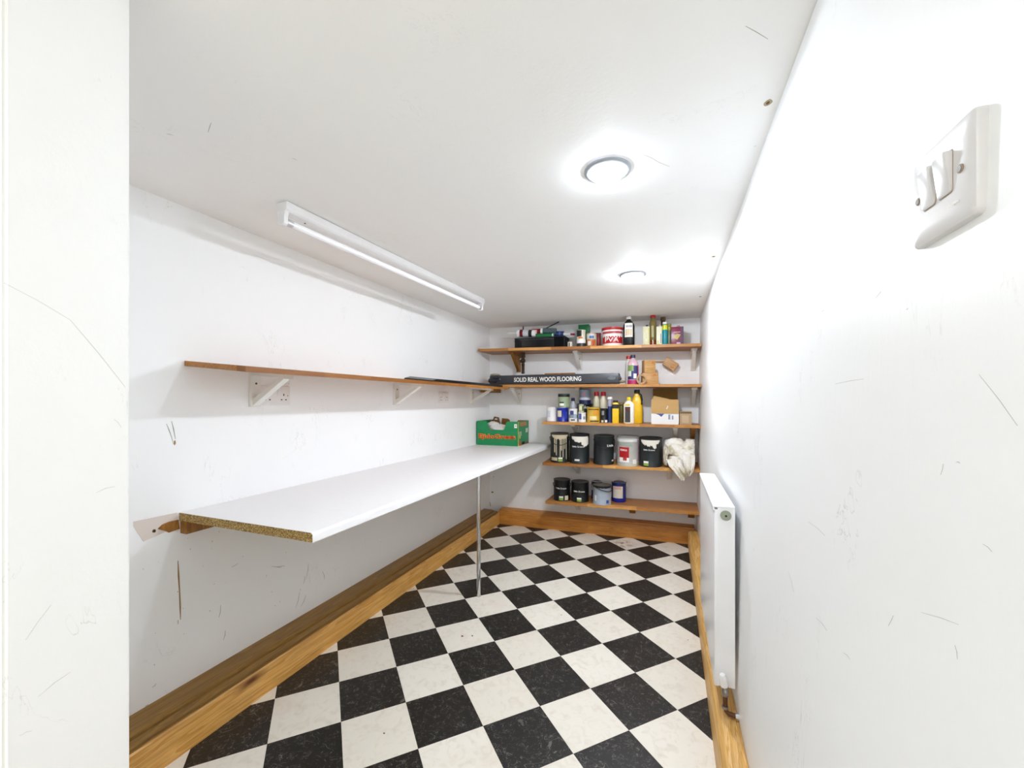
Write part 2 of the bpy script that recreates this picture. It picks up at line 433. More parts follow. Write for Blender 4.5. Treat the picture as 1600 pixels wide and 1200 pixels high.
# marks on walls and ceiling (chips, cracks, old screw holes)
def blob(bm, c, ax, ay, nrm, rx, ry, n=12, jag=.35, t=.0005):
    rs = [1+random.uniform(-jag, jag) for _ in range(n)]
    ring = [c+ax*(rx*rs[i]*math.cos(2*PI*i/n))+ay*(ry*rs[i]*math.sin(2*PI*i/n)) for i in range(n)]
    loft(bm, [[p-nrm*.0003 for p in ring], [p+nrm*t for p in ring]])
def streak(bm, pts, wid, nrm, t=.0004):
    pts = [Vector(p) for p in pts]; L, R = [], []
    for i, p in enumerate(pts):
        d = (pts[min(i+1, len(pts)-1)]-pts[max(0, i-1)]).normalized(); s = d.cross(nrm).normalized()
        ww = wid*(.25+.75*math.sin(PI*(i+.3)/(len(pts)-.4)))*random.uniform(.7, 1.2)
        L.append(p+s*ww); R.append(p-s*ww)
    rings = [[a-nrm*.0002, a+nrm*t, b+nrm*t, b-nrm*.0002] for a, b in zip(L, R)]
    loft(bm, rings)
NX = Vector((1, 0, 0)); NZ = Vector((0, 0, 1)); NYm = Vector((0, -1, 0))
M_CHIPB = mat('exposed_brown_plaster', '9b7c55', .9); M_SCR = mat('grey_scuff', 'b9b6ac', .8); M_SCRD = mat('dark_crack', '8f877a', .8)
def wl(u, v, d=0): return onX(u, v, XL+d)
bm = bmx()
blob(bm, wl(273, 692), Vector((0, 1, 0)), NZ, NX, .004, .010)
obj('paint_chip', bm, M_CHIPB, wall_left)
bm = bmx(); streak(bm, [wl(260, 662), wl(264, 672), wl(268, 683), wl(271, 694)], .0012, NX); streak(bm, [wl(268, 658), wl(271, 670), wl(274, 686)], .0012, NX)
obj('paint_crack', bm, M_SCRD, wall_left)
bm = bmx(); streak(bm, [wl(278, 876), wl(279, 900), wl(280.5, 925), wl(281.5, 948), wl(282, 968)], .0028, NX); streak(bm, [wl(278, 969), wl(278.3, 975)], .0015, NX)
obj('paint_gouge', bm, M_CHIPB, wall_left)
bm = bmx()
for (a, b, c, d) in ((478, 905, 482, 880), (474, 912, 476, 900), (362, 886, 372, 880), (430, 886, 445, 884), (462, 950, 468, 925), (470, 948, 478, 930), (345, 945, 342, 965), (352, 985, 349, 1000), (238, 1074, 244, 1068), (300, 1065, 310, 1058), (226, 1104, 232, 1100), (424, 885, 440, 887), (504, 893, 507, 905)):
    streak(bm, [wl(a, b), wl((a+c)/2+1, (b+d)/2), wl(c, d)], .0012, NX)
for _ in range(40):
    u, v = random.uniform(215, 700), random.uniform(0, 1)
    blob(bm, wl(u, 830+v*(120+(1-(u-205)/540)*120)), Vector((0, 1, 0)), NZ, NX, random.uniform(.0008, .002), random.uniform(.0008, .003), 6)
o = obj('scuff_mark', bm, M_SCR, wall_left); o['kind'] = 'stuff'
# old painted-over batten patch left of the worktop
M_PATCH = mat('pinkish_old_paint', 'dcd1c9', .6)
bm = bmx(); c = [wl(208, 815), wl(208.5, 823), wl(224, 846), wl(258, 831), wl(277, 826), wl(276, 801)]
loft(bm, [[p-NX*.0003 for p in c], [p+NX*.0012 for p in c]]); obj('paint_patch', bm, M_PATCH, wall_left)
bm = bmx(); blob(bm, wl(240.5, 829.5), Vector((0, 1, 0)), NZ, NX, .0055, .006, 14, .15, .002); obj('wall_plug', bm, RUST, wall_left)
bm = bmx(); blob(bm, wl(240.5, 829.5), Vector((0, 1, 0)), NZ, NX, .003, .0035, 10, .1, .003); obj('plug_hole', bm, DARKHOLE, wall_left)
# ceiling: rusty fixings and hairline cracks
for (u, v, r) in ((1200, 162, .0085), (1115, 400, .0085), (1094, 462, .0075)):
    p = onZ(u, v, 1.84); p.z = ceil_z(p.x, p.y)
    bm = bmx(); blob(bm, p, NX, Vector((0, 1, 0)), -NZ, r, r*1.3, 14, .12, .0006); obj('bare_plaster_spot', bm, mat('bare_spot', 'b0a186', .8), ceiling)
    bm = bmx(); blob(bm, p, NX, Vector((0, 1, 0)), -NZ, r*.45, r*.6, 10, .15, .0014); obj('screw_head', bm, RUST, ceiling)
def cl(u, v):
    p = onZ(u, v, 1.845); p.z = ceil_z(p.x, p.y); return p
bm = bmx()
streak(bm, [cl(996, 239), cl(1005, 241), cl(1018, 246), cl(1030, 253), cl(1046, 259)], .0009, -NZ)
for a in ((260, 213, 271, 215), (456, 250, 464, 253), (393, 388, 400, 391), (325, 210, 330, 195), (1165, 40, 1200, 60)):
    streak(bm, [cl(a[0], a[1]), cl((a[0]+a[2])/2, (a[1]+a[3])/2-.6), cl(a[2], a[3])], .0008, -NZ)
obj('hairline_crack', bm, M_SCR, ceiling)
def wr(u, v):
    p = onX(u, v, .225); p = onX(u, v, xr(p.z)); return p
bm = bmx()
for a in ((1368, 466, 1377, 455), (1283, 488, 1288, 484), (1416, 484, 1419, 482), (1470, 742, 1474, 725), (1494, 722, 1500, 724), (1263, 815, 1289, 837), (1536, 850, 1550, 862), (1232, 893, 1240, 925), (1275, 965, 1292, 985), (1388, 978, 1396, 962), (1440, 957, 1498, 976), (1492, 1008, 1496, 1030), (1318, 1020, 1328, 1030), (1305, 600, 1350, 592), (1530, 585, 1590, 665)):
    streak(bm, [wr(a[0], a[1]), wr((a[0]+a[2])/2+1, (a[1]+a[3])/2-1), wr(a[2], a[3])], .00028, -NX, .0002)
o = obj('scuff_mark', bm, mat('pale_scuff', 'bdbbb5', .7), wall_right); o['kind'] = 'stuff'
def wj(u, v): return onX(u, v, XJ)
bm = bmx()
for a in ((6, 442, 110, 500), (110, 500, 196, 605), (40, 1000, 80, 945), (150, 770, 180, 760), (30, 1150, 50, 1142), (60, 1088, 110, 1050), (178, 655, 190, 668)):
    streak(bm, [wj(a[0], a[1]), wj((a[0]+a[2])/2, (a[1]+a[3])/2-2), wj(a[2], a[3])], .0004, NX, .0003)
o = obj('scuff_mark', bm, mat('faint_scuff', 'cfcdc6', .7), wall_front); o['kind'] = 'stuff'
def wb(u, v):
    p = onY(u, v, 3.66); return onY(u, v, yb(p.x))
bm = bmx(); blob(bm, wb(769, 769), NX, NZ, NYm, .012, .006); blob(bm, wb(771, 745), NX, NZ, NYm, .004, .004); streak(bm, [wb(765, 783), wb(766.5, 791)], .004, NYm)
obj('plaster_chip', bm, mat('brown_chip', '8e7a50', .9), wall_back)

# ------------------------------------------------------------------ shelves
def yf(x, dep=.31): return yb(x)-dep
class Shelf: pass
SH = {}
def mk_shelf(k, ul, vl, ur, vr, xl=None, drop=0, label='', seed=0):
    s = Shelf(); s.k = k; s.drop = drop
    x = -1.0
    for _ in range(4): p = onY(ul, vl, yf(x)); x = p.x if xl is None else xl
    s.xl = x; s.zl = p.z
    x2 = .2
    for _ in range(4): q = onY(ur, vr, yf(x2)); x2 = q.x
    s.xr = xr(1.2)-.002; s.zr = q.z
    if xl is not None:   # extrapolate height to xl
        s.zl = p.z+(xl-p.x)*(q.z-p.z)/(q.x-p.x)
    def z(X, Y, s=s):    # top surface
        return s.zl+(s.zr-s.zl)*(X-s.xl)/(s.xr-s.xl)+s.drop*(Y-yf(X))/.31
    s.z = z; SH[k] = s
    root = thing('wall_shelf', label, 'shelf', (s.xl, yb(s.xl), s.zl), 0, 'timber shelves on the back wall')
    rnd = random.Random(seed); th = .022
    rows = 7; dep = .31
    # each stave row of the glued board: front row in pieces of its own, the rows behind one board
    def seg(bm, xa, xb, d0, d1):
        P = []
        for X in (xa, xb):
            ring = []
            for d, zz in ((d0, 0), (d1, 0), (d1, -th), (d0, -th)):
                Y = yf(X)+d; ring.append((X-s.xl, Y-yb(s.xl), z(X, Y)+zz-s.zl))
            P.append(ring)
        loft(bm, P)
    bm = bmx()
    seg(bm, s.xl, s.xr, .045, dep)
    obj('board', bm, M_STAVE_X, root)
    X = s.xl
    while X < s.xr-.01:
        L = rnd.uniform(.22, .52); xe = min(s.xr, X+L)
        if s.xr-xe < .1: xe = s.xr
        bm = bmx(); seg(bm, X+.0002, xe-.0002, 0, .045); obj('stave', bm, M_STAVE_X, root); X = xe
    return s
mk_shelf(1, 747, 545, 1090, 536.5, label='long wooden shelf nearest the ceiling, carrying the black basket and glue tub', seed=3)
mk_shelf(2, 770, 601, 1089, 600, xl=XL+.012, label='second wooden shelf down on the back wall, under the flooring pack', seed=5)
mk_shelf(3, 847, 658.7, 1088, 664.7, label='third wooden shelf down, crowded with small tins and bottles', seed=8)
mk_shelf(4, 847.4, 723, 1087.5, 733.5, drop=.012, label='fourth wooden shelf down, holding five big paint cans and a cloth', seed=2)
mk_shelf(5, 852, 783, 1087.5, 800, label='lowest wooden shelf just above the skirting board', seed=11)

# left wall shelf, drooping at its front
LSY0 = .955; LX = XL+.315
def lz(X, Y): return 1.296-.029*(X-XL)/.315+(-.004)*(Y-LSY0)/2.4
root = thing('wall_shelf', 'long wooden shelf along the left wall, sagging slightly at its front edge', 'shelf', (XL, LSY0, 1.296))
def lseg(bm, ya, yb_, xa, xb):
    loft(bm, [[(X-XL, Y-LSY0, lz(X, Y)+dz-1.296) for X, dz in ((xa, 0), (xb, 0), (xb, -.019), (xa, -.019))] for Y in (ya, yb_)])
bm = bmx(); lseg(bm, LSY0, 3.33, XL+.001, LX-.042); obj('board', bm, M_STAVE_Y, root)
Y = LSY0; rr = random.Random(4)
while Y < 3.32:
    e = min(3.33, Y+rr.uniform(.25, .6)); e = 3.33 if 3.33-e < .12 else e
    bm = bmx(); lseg(bm, Y+.0002, e-.0002, LX-.042, LX); obj('stave', bm, M_STAVE_Y, root); Y = e

# brackets: wall leg, arm, diagonal brace
def bracket(loc, rz, label, m, w_=.042, L=.21, h=.15, slope=0, solid=False, group='white shelf brackets', brace_w=.028):
    r = thing('shelf_bracket', label, 'bracket', loc, rz, group)
    t = .018
    bm = bmx(); box(bm, 0, t, -w_/2, w_/2, -h, -t); obj('wall_leg', bm, m, r, bevel=.001)
    bm = bmx(); prism(bm, [(0, 0), (L, -slope*L), (L, -slope*L-t), (0, -t)], -w_/2, w_/2); obj('arm', bm, m, r)
    bm = bmx()
    if solid: prism(bm, [(t, -t-.002), (L-.02, -t-slope*L), (t, -h+.01)], -brace_w/2, brace_w/2)
    else: prism(bm, [(L-.045, -t-slope*L), (L-.012, -t-slope*L), (t, -h+.006), (t, -h+.034)], -brace_w/2, brace_w/2)
    obj('gusset' if solid else 'brace', bm, m, r)
    bm = bmx(); tube(bm, [(t-.002, 0, -h*.35), (t+.0015, 0, -h*.35)], .0045, 10); obj('screw', bm, RUST, r)
    return r
for (u, lab) in ((395.5, 'white triangular bracket covering part of the nearer double socket'), (617, 'white triangular bracket midway along the left wall shelf'), (736, 'white triangular bracket on the left wall, beside the room corner')):
    p = onX(u, 600, XL)
    bracket((XL, p.y, lz(XL, p.y)-.020), 0, lab, BRKT, slope=.092, L=.205, group='white brackets under the left shelf')
def bb(k, u, lab, m=BRKT, **kw):
    s = SH[k]; x = 0
    for _ in range(4): x = onY(u, 600, yb(x)-.02).x
    Y = yb(x)
    return bracket((x, Y-.001, s.z(x, Y)-.0235), -PI/2, lab, m, slope=s.drop/.31+.002, **kw)
bb(1, 810, 'brown wooden bracket under the left of the top shelf, beside the iron clamp', M_BROWNWOOD, solid=True, h=.17, w_=.04, group='brown wooden brackets')
bb(1, 905.5, 'white bracket under the middle of the top shelf')
bb(1, 1083, 'white bracket under the right end of the top shelf', h=.16)
bb(2, 811, 'white bracket under the second shelf, above the green produce crate')
bb(2, 905, 'white bracket under the middle of the second shelf, above the small tins', h=.12, L=.115)
bb(2, 1083, 'white bracket under the right end of the second shelf')
bb(3, 902, 'white bracket under the third shelf, behind the big black paint cans', h=.12)
bb(3, 1055, 'white bracket under the third shelf, above the crumpled dust sheet')
bb(3, 1081.5, 'brown wooden bracket under the right end of the third shelf', M_BROWNWOOD, solid=True, w_=.03, group='brown wooden brackets')
bb(4, 903, 'white bracket under the fourth shelf, above the small black cans', h=.12)
bb(4, 1046, 'white bracket under the fourth shelf, below the crumpled dust sheet', h=.13)
bb(5, 903, 'small white bracket under the left of the lowest shelf', h=.11, L=.18)
bb(5, 988, 'brown wooden block bracket under the middle of the lowest shelf', M_BROWNWOOD, solid=True, h=.10, w_=.05, brace_w=.05, L=.1, group='brown wooden brackets')
bb(5, 1080, 'brown wooden block bracket under the right end of the lowest shelf', M_BROWNWOOD, solid=True, h=.10, w_=.05, brace_w=.05, L=.1, group='brown wooden brackets')
# corner batten under shelf two
x = -1.55; bm = bmx(); box(bm, 0, .10, -.25, 0, -.045, 0); o = obj('batten', bm, M_BROWNWOOD); o.location = (XL+.02, 3.64, SH[2].z(x, 3.5)-.024)
tag(o, 'short brown batten under the corner where the two shelves meet', 'batten')

# ------------------------------------------------------------------ worktop
WZ = CH-.401; WX = -1.006; WY0 = .938
root = thing('worktop', 'long white laminate worktop with a raw chipboard end, along the left wall', 'worktop', (XL, WY0, WZ))
L = yb(-1.3)-.006-WY0; WW = WX-XL
bm = bmx(); prism(bm, [(.001, -.0296), (WW-.0015, -.0296), (WW-.0015, -.008), (WW-.004, -.0035), (WW-.009, -.0012), (.001, -.0012)], 0, L); obj('chipboard_core', bm, M_CHIP, root)
bm = bmx(); arc = [(WW, -.030), (WW, -.009), (WW-.0012, -.0052), (WW-.0045, -.0018), (WW-.009, 0), (.001, 0)]
inn = [(.001, -.0012), (WW-.009, -.0012), (WW-.0038, -.0034), (WW-.0014, -.0075), (WW-.0014, -.030)]
prism(bm, arc+inn, .0005, L); obj('laminate', bm, LAM, root, smooth=True)
# scribe line, batten, leg
bm = bmx(); box(bm, 0, .035, 0, 2.66, -.045, 0); o = obj('worktop_batten', bm, M_BROWNWOOD); o.location = (XL, WY0+.004, WZ-.030)
tag(o, 'brown wooden batten screwed to the left wall under the worktop', 'batten')
bm = bmx(); pts = [wl(246, 826), wl(253, 819.5), wl(264, 815), wl(278, 812), wl(280, 826), wl(263, 832), wl(258, 829.5), wl(252, 828)]
loft(bm, [[p for p in pts], [p+NX*.004 for p in pts]]); obj('bare_wood_patch', bm, M_BROWNWOOD, wall_left)
lp = onZ(748, 931.5, 0)
root = thing('support_pole', 'slim chrome tube leg standing on the floor under the worktop', 'pole', (lp.x, lp.y, 0))
bm = bmx(); tube(bm, [(0, 0, .004), (0, 0, WZ-.035)], .0118, 20); obj('tube', bm, CHROME, root, smooth=True)
bm = bmx(); lathe(bm, [(.014, 0), (.014, .008), (.012, .012)], 20); obj('foot_cap', bm, CHROME, root, smooth=True)
bm = bmx(); lathe(bm, [(.013, WZ-.040), (.024, WZ-.034), (.024, WZ-.030)], 20); obj('top_plate', bm, CHROME, root, smooth=True)

# ------------------------------------------------------------------ sockets and switch
def double_socket(u0, u1, vmid, lab):
    ya = onX(u0, 600, XL).y if u0 else None; yb2 = onX(u1, 600, XL).y
    yc = yb2-.073; zc = onX((u0 or u1), vmid, XL).z if u0 else onX(u1, vmid, XL).z
    r = thing('double_socket', lab, 'socket', (XL, yc, zc), 0, 'white double sockets under the left shelf')
    bm = bmx(); box(bm, 0, .009, -.073, .073, -.043, .043); obj('faceplate', bm, PLASTW, r, bevel=.003)
    for s in (-1, 1):
        bm = bmx(); box(bm, .008, .0125, s*.014-.0065, s*.014+.0065, .004, .026); obj('rocker', bm, PLASTW, r, bevel=.0012)
        c = s*.040
        for (dy, dz, w2, h2) in ((0, .004, .0022, .005), (-.011, -.018, .0038, .0022), (.011, -.018, .0038, .0022)):
            bm = bmx(); box(bm, .0075, .0093, c+dy-w2, c+dy+w2, dz-h2, dz+h2); obj('pin_hole', bm, DARKHOLE, r)
        bm = bmx(); tube(bm, [(.008, s*.060, 0), (.0096, s*.060, 0)], .0028, 8); obj('screw', bm, STEEL, r)
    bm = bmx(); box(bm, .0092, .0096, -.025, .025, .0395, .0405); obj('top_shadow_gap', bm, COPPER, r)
double_socket(None, 451, 618.5, 'white double socket under the left shelf, partly hidden by a bracket')
double_socket(None, 699.5, 621.5, 'white double socket under the left shelf, closer to the produce crate')

# light switch on surface box, at the right wall
SWP = mat('switch_plastic', 'd6d4d3', .3)
SWX = .2265; hz = .0895
p0 = onX(1435, 320, SWX); p1 = onX(1536.5, 250, SWX)
zt, zb_ = onX(1536, 160, SWX).z, onX(1536, 332, SWX).z
yc = (p0.y+p1.y)/2; zc = (zt+zb_)/2; hh = (zt-zb_)/2; hw = abs(p0.y-p1.y)/2
XW = xr(zc)
r = thing('light_switch', 'white double rocker light switch on a surface box on the right wall', 'switch', (XW, yc, zc))
dx = SWX-XW          # negative: out from wall
# local: x negative into the room; y toward back (+)
def rrect(hw, hh, rad, n=5):
    pts = []
    for cx_, cy_, a0 in ((hw-rad, hh-rad, 0), (-hw+rad, hh-rad, PI/2), (-hw+rad, -hh+rad, PI), (hw-rad, -hh+rad, 1.5*PI)):
        for i in range(n): a = a0+PI/2*i/(n-1); pts.append((cx_+rad*math.cos(a), cy_+rad*math.sin(a)))
    return pts
bm = bmx(); loft(bm, [[(x, y, z) for y, z in rrect(hw-.0012, hh-.0012, .005)] for x in (.002, dx+.0045)]); obj('surface_box', bm, mat('aged_box_plastic', 'e0cfb8'), r, smooth=True)
bm = bmx(); loft(bm, [[(x, y, z) for y, z in rrect(hw-e, hh-e, .006)] for x, e in ((dx+.0045, 0), (dx-.002, 0), (dx-.0036, .0008), (dx-.0050, .004), (dx-.0062, .014), (dx-.0064, .018))]); obj('faceplate', bm, SWP, r, smooth=True)
fx = dx-.0064
for yy in (.0115, -.0115):
    bm = bmx(); rw, rh = .0090, .0175     # dished recess rim
    loft(bm, [[(fx+.0004, y+yy, z+.004) for y, z in rrect(rw+.0010, rh+.0010, .003)], [(fx-.0002, y+yy, z+.004) for y, z in rrect(rw+.0008, rh+.0008, .003)]]); obj('rocker_gap', bm, mat('switch_gap', 'a08e7c', .6), r)
    bm = bmx()
    ring = lambda x0, x1, e: [(x0+(x1-x0)*(z+rh)/(2*rh), y+yy, z+.004) for y, z in rrect(rw-e, rh-e, .0028)]
    loft(bm, [ring(fx, fx, 0), ring(fx-.0012, fx-.0055, 0), ring(fx-.0016, fx-.0061, .0010)]); obj('rocker', bm, SWP, r, smooth=True)
for s in (-1, 1):
    bm = bmx(); tube(bm, [(fx+.003, s*.0300, 0), (fx-.0004, s*.0300, 0)], .0036, 14); obj('screw_hole', bm, mat('switch_gap', 'a08e7c'), r)
    bm = bmx(); tube(bm, [(fx+.002, s*.0300, 0), (fx-.0010, s*.0300, 0)], .0026, 12); obj('screw', bm, CHROME, r)
lettering('embossed_lettering', 'draper', .0035, mat('embossed_white', 'f6f4f2', .25), r, (fx-.0001, -.022, -.025), width=.014, rot=(0, 0, -PI/2), ext=.0004)
# ------------------------------------------------------------------ fluorescent batten light
p = onZ(438, 314, 1.852); q = onZ(751, 467, 1.849)
fxr = (p.x+q.x)/2; fy0, fy1 = p.y, q.y; FL = fy1-fy0
r = thing('fluorescent_light', 'unlit white fluorescent batten light fixed to the ceiling over the worktop', 'light fixture', (fxr-.028, fy0, ceil_z(fxr, fy0)))
r.rotation_euler = (math.atan2(ceil_z(fxr, fy1)-ceil_z(fxr, fy0), FL), 0, math.atan2(p.x-q.x, FL))
bm = bmx(); prism(bm, [(-.027, -.0035), (.027, -.0035), (.027, -.030), (.020, -.037), (-.020, -.037), (-.027, -.030)], 0, FL); obj('housing', bm, WHITE, r, bevel=.0012)
for y in (0.0, FL-.014):
    bm = bmx(); prism(bm, [(-.022, -.034), (.022, -.034), (.016, -.055), (.015, -.078), (.009, -.084), (-.009, -.084), (-.015, -.078), (-.016, -.055)], y-.001, y+.015); obj('tube_holder', bm, WHITE, r, bevel=.0015)
bm = bmx(); tube(bm, [(0, .014, -.066), (0, FL-.014, -.066)], .013, 18); obj('tube', bm, mat('fluorescent_glass', 'f7f7fa', .12), r, smooth=True)
for y in (.028, FL-.028):
    bm = bmx(); tube(bm, [(0, y-.013, -.066), (0, y+.013, -.066)], .0134, 18); obj('tube_end_cap', bm, mat('bright_aluminium', 'd8d8da', .3, .8), r, smooth=True)
bm = bmx(); box(bm, -.027, .0285, FL*.72, FL*.72+.05, -.008, -.001); obj('mounting_clip', bm, WHITE, r)
bm = bmx(); tube(bm, [(-.004, .10, -.0365), (-.004, .10, -.039)], .003, 8); obj('screw', bm, RUST, r)

# ------------------------------------------------------------------ downlights
for (u, v, lab, g) in ((949, 269, 'nearer round recessed ceiling light, large with a clear grey bezel', M_GLOW), (988.5, 430.5, 'farther round recessed ceiling light, small and close to the shelves', M_GLOW2)):
    p = onZ(u, v, 1.843); p = onZ(u, v, ceil_z(p.x, p.y)-.006)
    r = thing('recessed_light', lab, 'ceiling light', (p.x, p.y, ceil_z(p.x, p.y)), 0, 'round recessed ceiling lights')
    bm = bmx(); prof = [(.050, -.001), (.0685, -.001), (.0685, -.004), (.066, -.0065), (.0535, -.0095), (.0515, -.0095), (.050, -.004)]
    rings = [[(a*math.cos(2*PI*i/48), a*math.sin(2*PI*i/48), z) for i in range(48)] for a, z in prof]
    loft(bm, rings+[rings[0]], False, False); obj('bezel', bm, GREYBEZ, r, smooth=True)
    bm = bmx(); lathe(bm, [(.0505, -.003), (.0505, -.0125), (.047, -.0165), (.036, -.0195), (.018, -.021), (.004, -.0212)], 40); obj('diffuser', bm, g, r, smooth=True)
    pl = D.lights.new('downlight_lamp', 'SPOT'); pl.spot_size = PI; pl.spot_blend = .03; pl.energy = LAMP_WATTS*(.75 if v < 300 else 3.0); pl.shadow_soft_size = .016; pl.color = (.87, .95, 1.08) if v < 300 else (.91, .96, 1.03)
    lo = D.objects.new('downlight_lamp', pl); lo.location = (p.x, p.y, ceil_z(p.x, p.y)-.028); COL.objects.link(lo)
# added glowing fill panel, unseen behind camera
bm = bmx(); box(bm, -.47, .47, -.32, .32, 0, .02); o = obj('fill_panel', bm, M_FILL); o.location = (-.45, -.85, 1.80); tag(o, 'added square glowing fill panel, unseen behind the camera', 'ceiling light')

# ------------------------------------------------------------------ radiator
RX0, RX1 = .1397, .201; RY0, RY1 = 1.513, 2.165; RZ0, RZ1 = .203, .803
r = thing('radiator', 'white flat panel radiator low on the right wall', 'radiator', (RX0, RY0, RZ0))
W_, L_, H_ = RX1-RX0, RY1-RY0, RZ1-RZ0
RW = mat('radiator_enamel', 'efeff0', .28)
bm = bmx(); box(bm, 0, .014, .001, L_-.001, 0, H_-.012); obj('front_panel', bm, RW, r, bevel=.004)
for i in range(20):
    pass
bm = bmx()
for i in range(19):
    y = .035+i*(L_-.07)/18; box(bm, .014, .046, y-.004, y+.004, .03, H_-.03)
o = obj('convector_fins', bm, RW, r); o['kind'] = 'stuff'
for y in (0, L_-.0015):
    bm = bmx(); prism(bm, [(.010, .004), (W_, .004), (W_, H_-.006), (.010, H_-.006)], y, y+.0015); obj('side_panel', bm, RW, r)
bm = bmx(); box(bm, -.003, W_, -.001, L_+.001, H_-.006, H_)
obj('top_grille', bm, RW, r, bevel=.002)
bm = bmx(); box(bm, -.0045, .0005, -.001, L_+.001, H_-.016, H_-.001); obj('grille_lip', bm, RW, r, bevel=.0018)
for i in range(16):
    y = .03+i*(L_-.06)/15
    bm = bmx(); box(bm, .016, W_-.014, y-.010, y+.010, H_+.0004, H_+.0010); obj('slot', bm, mat('slot_shade', 'd0d2d5', .5), r)
bm = bmx(); box(bm, .010, W_-.008, .012, L_-.012, H_-.0002, H_+.0006); obj('grille_slots', bm, mat('grille_shade', 'd9dbde', .4), r)
bm = bmx(); tube(bm, [(.034, .003, H_-.030), (.034, -.004, H_-.030)], .0165, 20); tube(bm, [(.034, -.004, H_-.030), (.034, -.009, H_-.030)], .008, 8); obj('bleed_plug', bm, mat('nickel_green', '9da392', .3, .7), r)
bm = bmx(); tube(bm, [(.034, -.009, H_-.030), (.034, -.0096, H_-.030)], .0035, 10); obj('bleed_hole', bm, DARKHOLE, r)
for y in (.12, L_-.12):
    bm = bmx(); box(bm, .045, xr(.5)-RX0, y-.015, y+.015, .1, H_-.08); obj('wall_bracket', bm, RW, r)
# valve at its near bottom corner
r = thing('radiator_valve', 'white-capped valve and copper tail at the radiator bottom corner', 'valve', (RX0+.030, RY0-.022, RZ0))
bm = bmx(); prof = [(.0115, .022), (.0125, .028), (.0120, .052), (.0085, .062)]; lathe(bm, prof, 8); o = obj('cap', bm, WHITE, r, smooth=True)
o.rotation_euler = (.12, -.15, 0)
bm = bmx(); lathe(bm, [(.008, -.012), (.0105, -.008), (.0105, .006), (.009, .008), (.009, .023)], 12); obj('body', bm, STEEL, r, smooth=True)
bm = bmx(); tube(bm, [(0, 0, .006), (0, .024, .006)], .0075, 12); obj('union', bm, STEEL, r, smooth=True)
bm = bmx(); tube(bm, [(0, 0, -.010), (0, -.001, -.045), (.002, -.002, -.058), (.010, -.004, -.064), (.040, -.006, -.066)], .0072, 12); obj('pipe_tail', bm, COPPER, r, smooth=True)
bm = bmx(); lathe(bm, [(.0095, -.052), (.0105, -.048), (.0095, -.044)], 12); obj('olive_nut', bm, STEEL, r, smooth=True)
bm = bmx(); tube(bm, [(.028, -.006, -.066), (.042, -.006, -.066)], .012, 16); obj('pipe_collar', bm, CHROME, r, smooth=True)

# ------------------------------------------------------------------ placing on shelves
def spot(k, uc, off):
    s = SH[k]; x = 0
    for _ in range(6): x = onY(uc, 600, yf(x)+off).x
    Y = yf(x)+off; return x, Y, s.z(x, Y)
def dims(k, u0, u1, off):
    uc = (u0+u1)/2; x, Y, z = spot(k, uc, off); dz = depth((x, Y)); r = (uc-CX)/FPX
    return x, Y, z, (u1-u0)*dz/FPX/math.sqrt(1+r*r)/2
def topz(x, Y, v): return CH+(CY-v)/FPX*depth((x, Y))
def face(x, Y): return math.atan2(-x, Y)
def bx_item(k, u0, u1, vt, off, dep):      # box aligned with the wall: front face u0..u1
    a = spot(k, u0, off); b = spot(k, u1, off); zt = topz((a[0]+b[0])/2, a[1], vt)
    return a[0], b[0], (a[1]+b[1])/2, (a[2]+b[2])/2, zt-(a[2]+b[2])/2
C_ = {}
def cm(hexc, rough=.4, metal=0):
    n = 'colour_'+hexc+('_m' if metal else '')+str(int(rough*100))
    return mat(n, hexc, rough, metal)
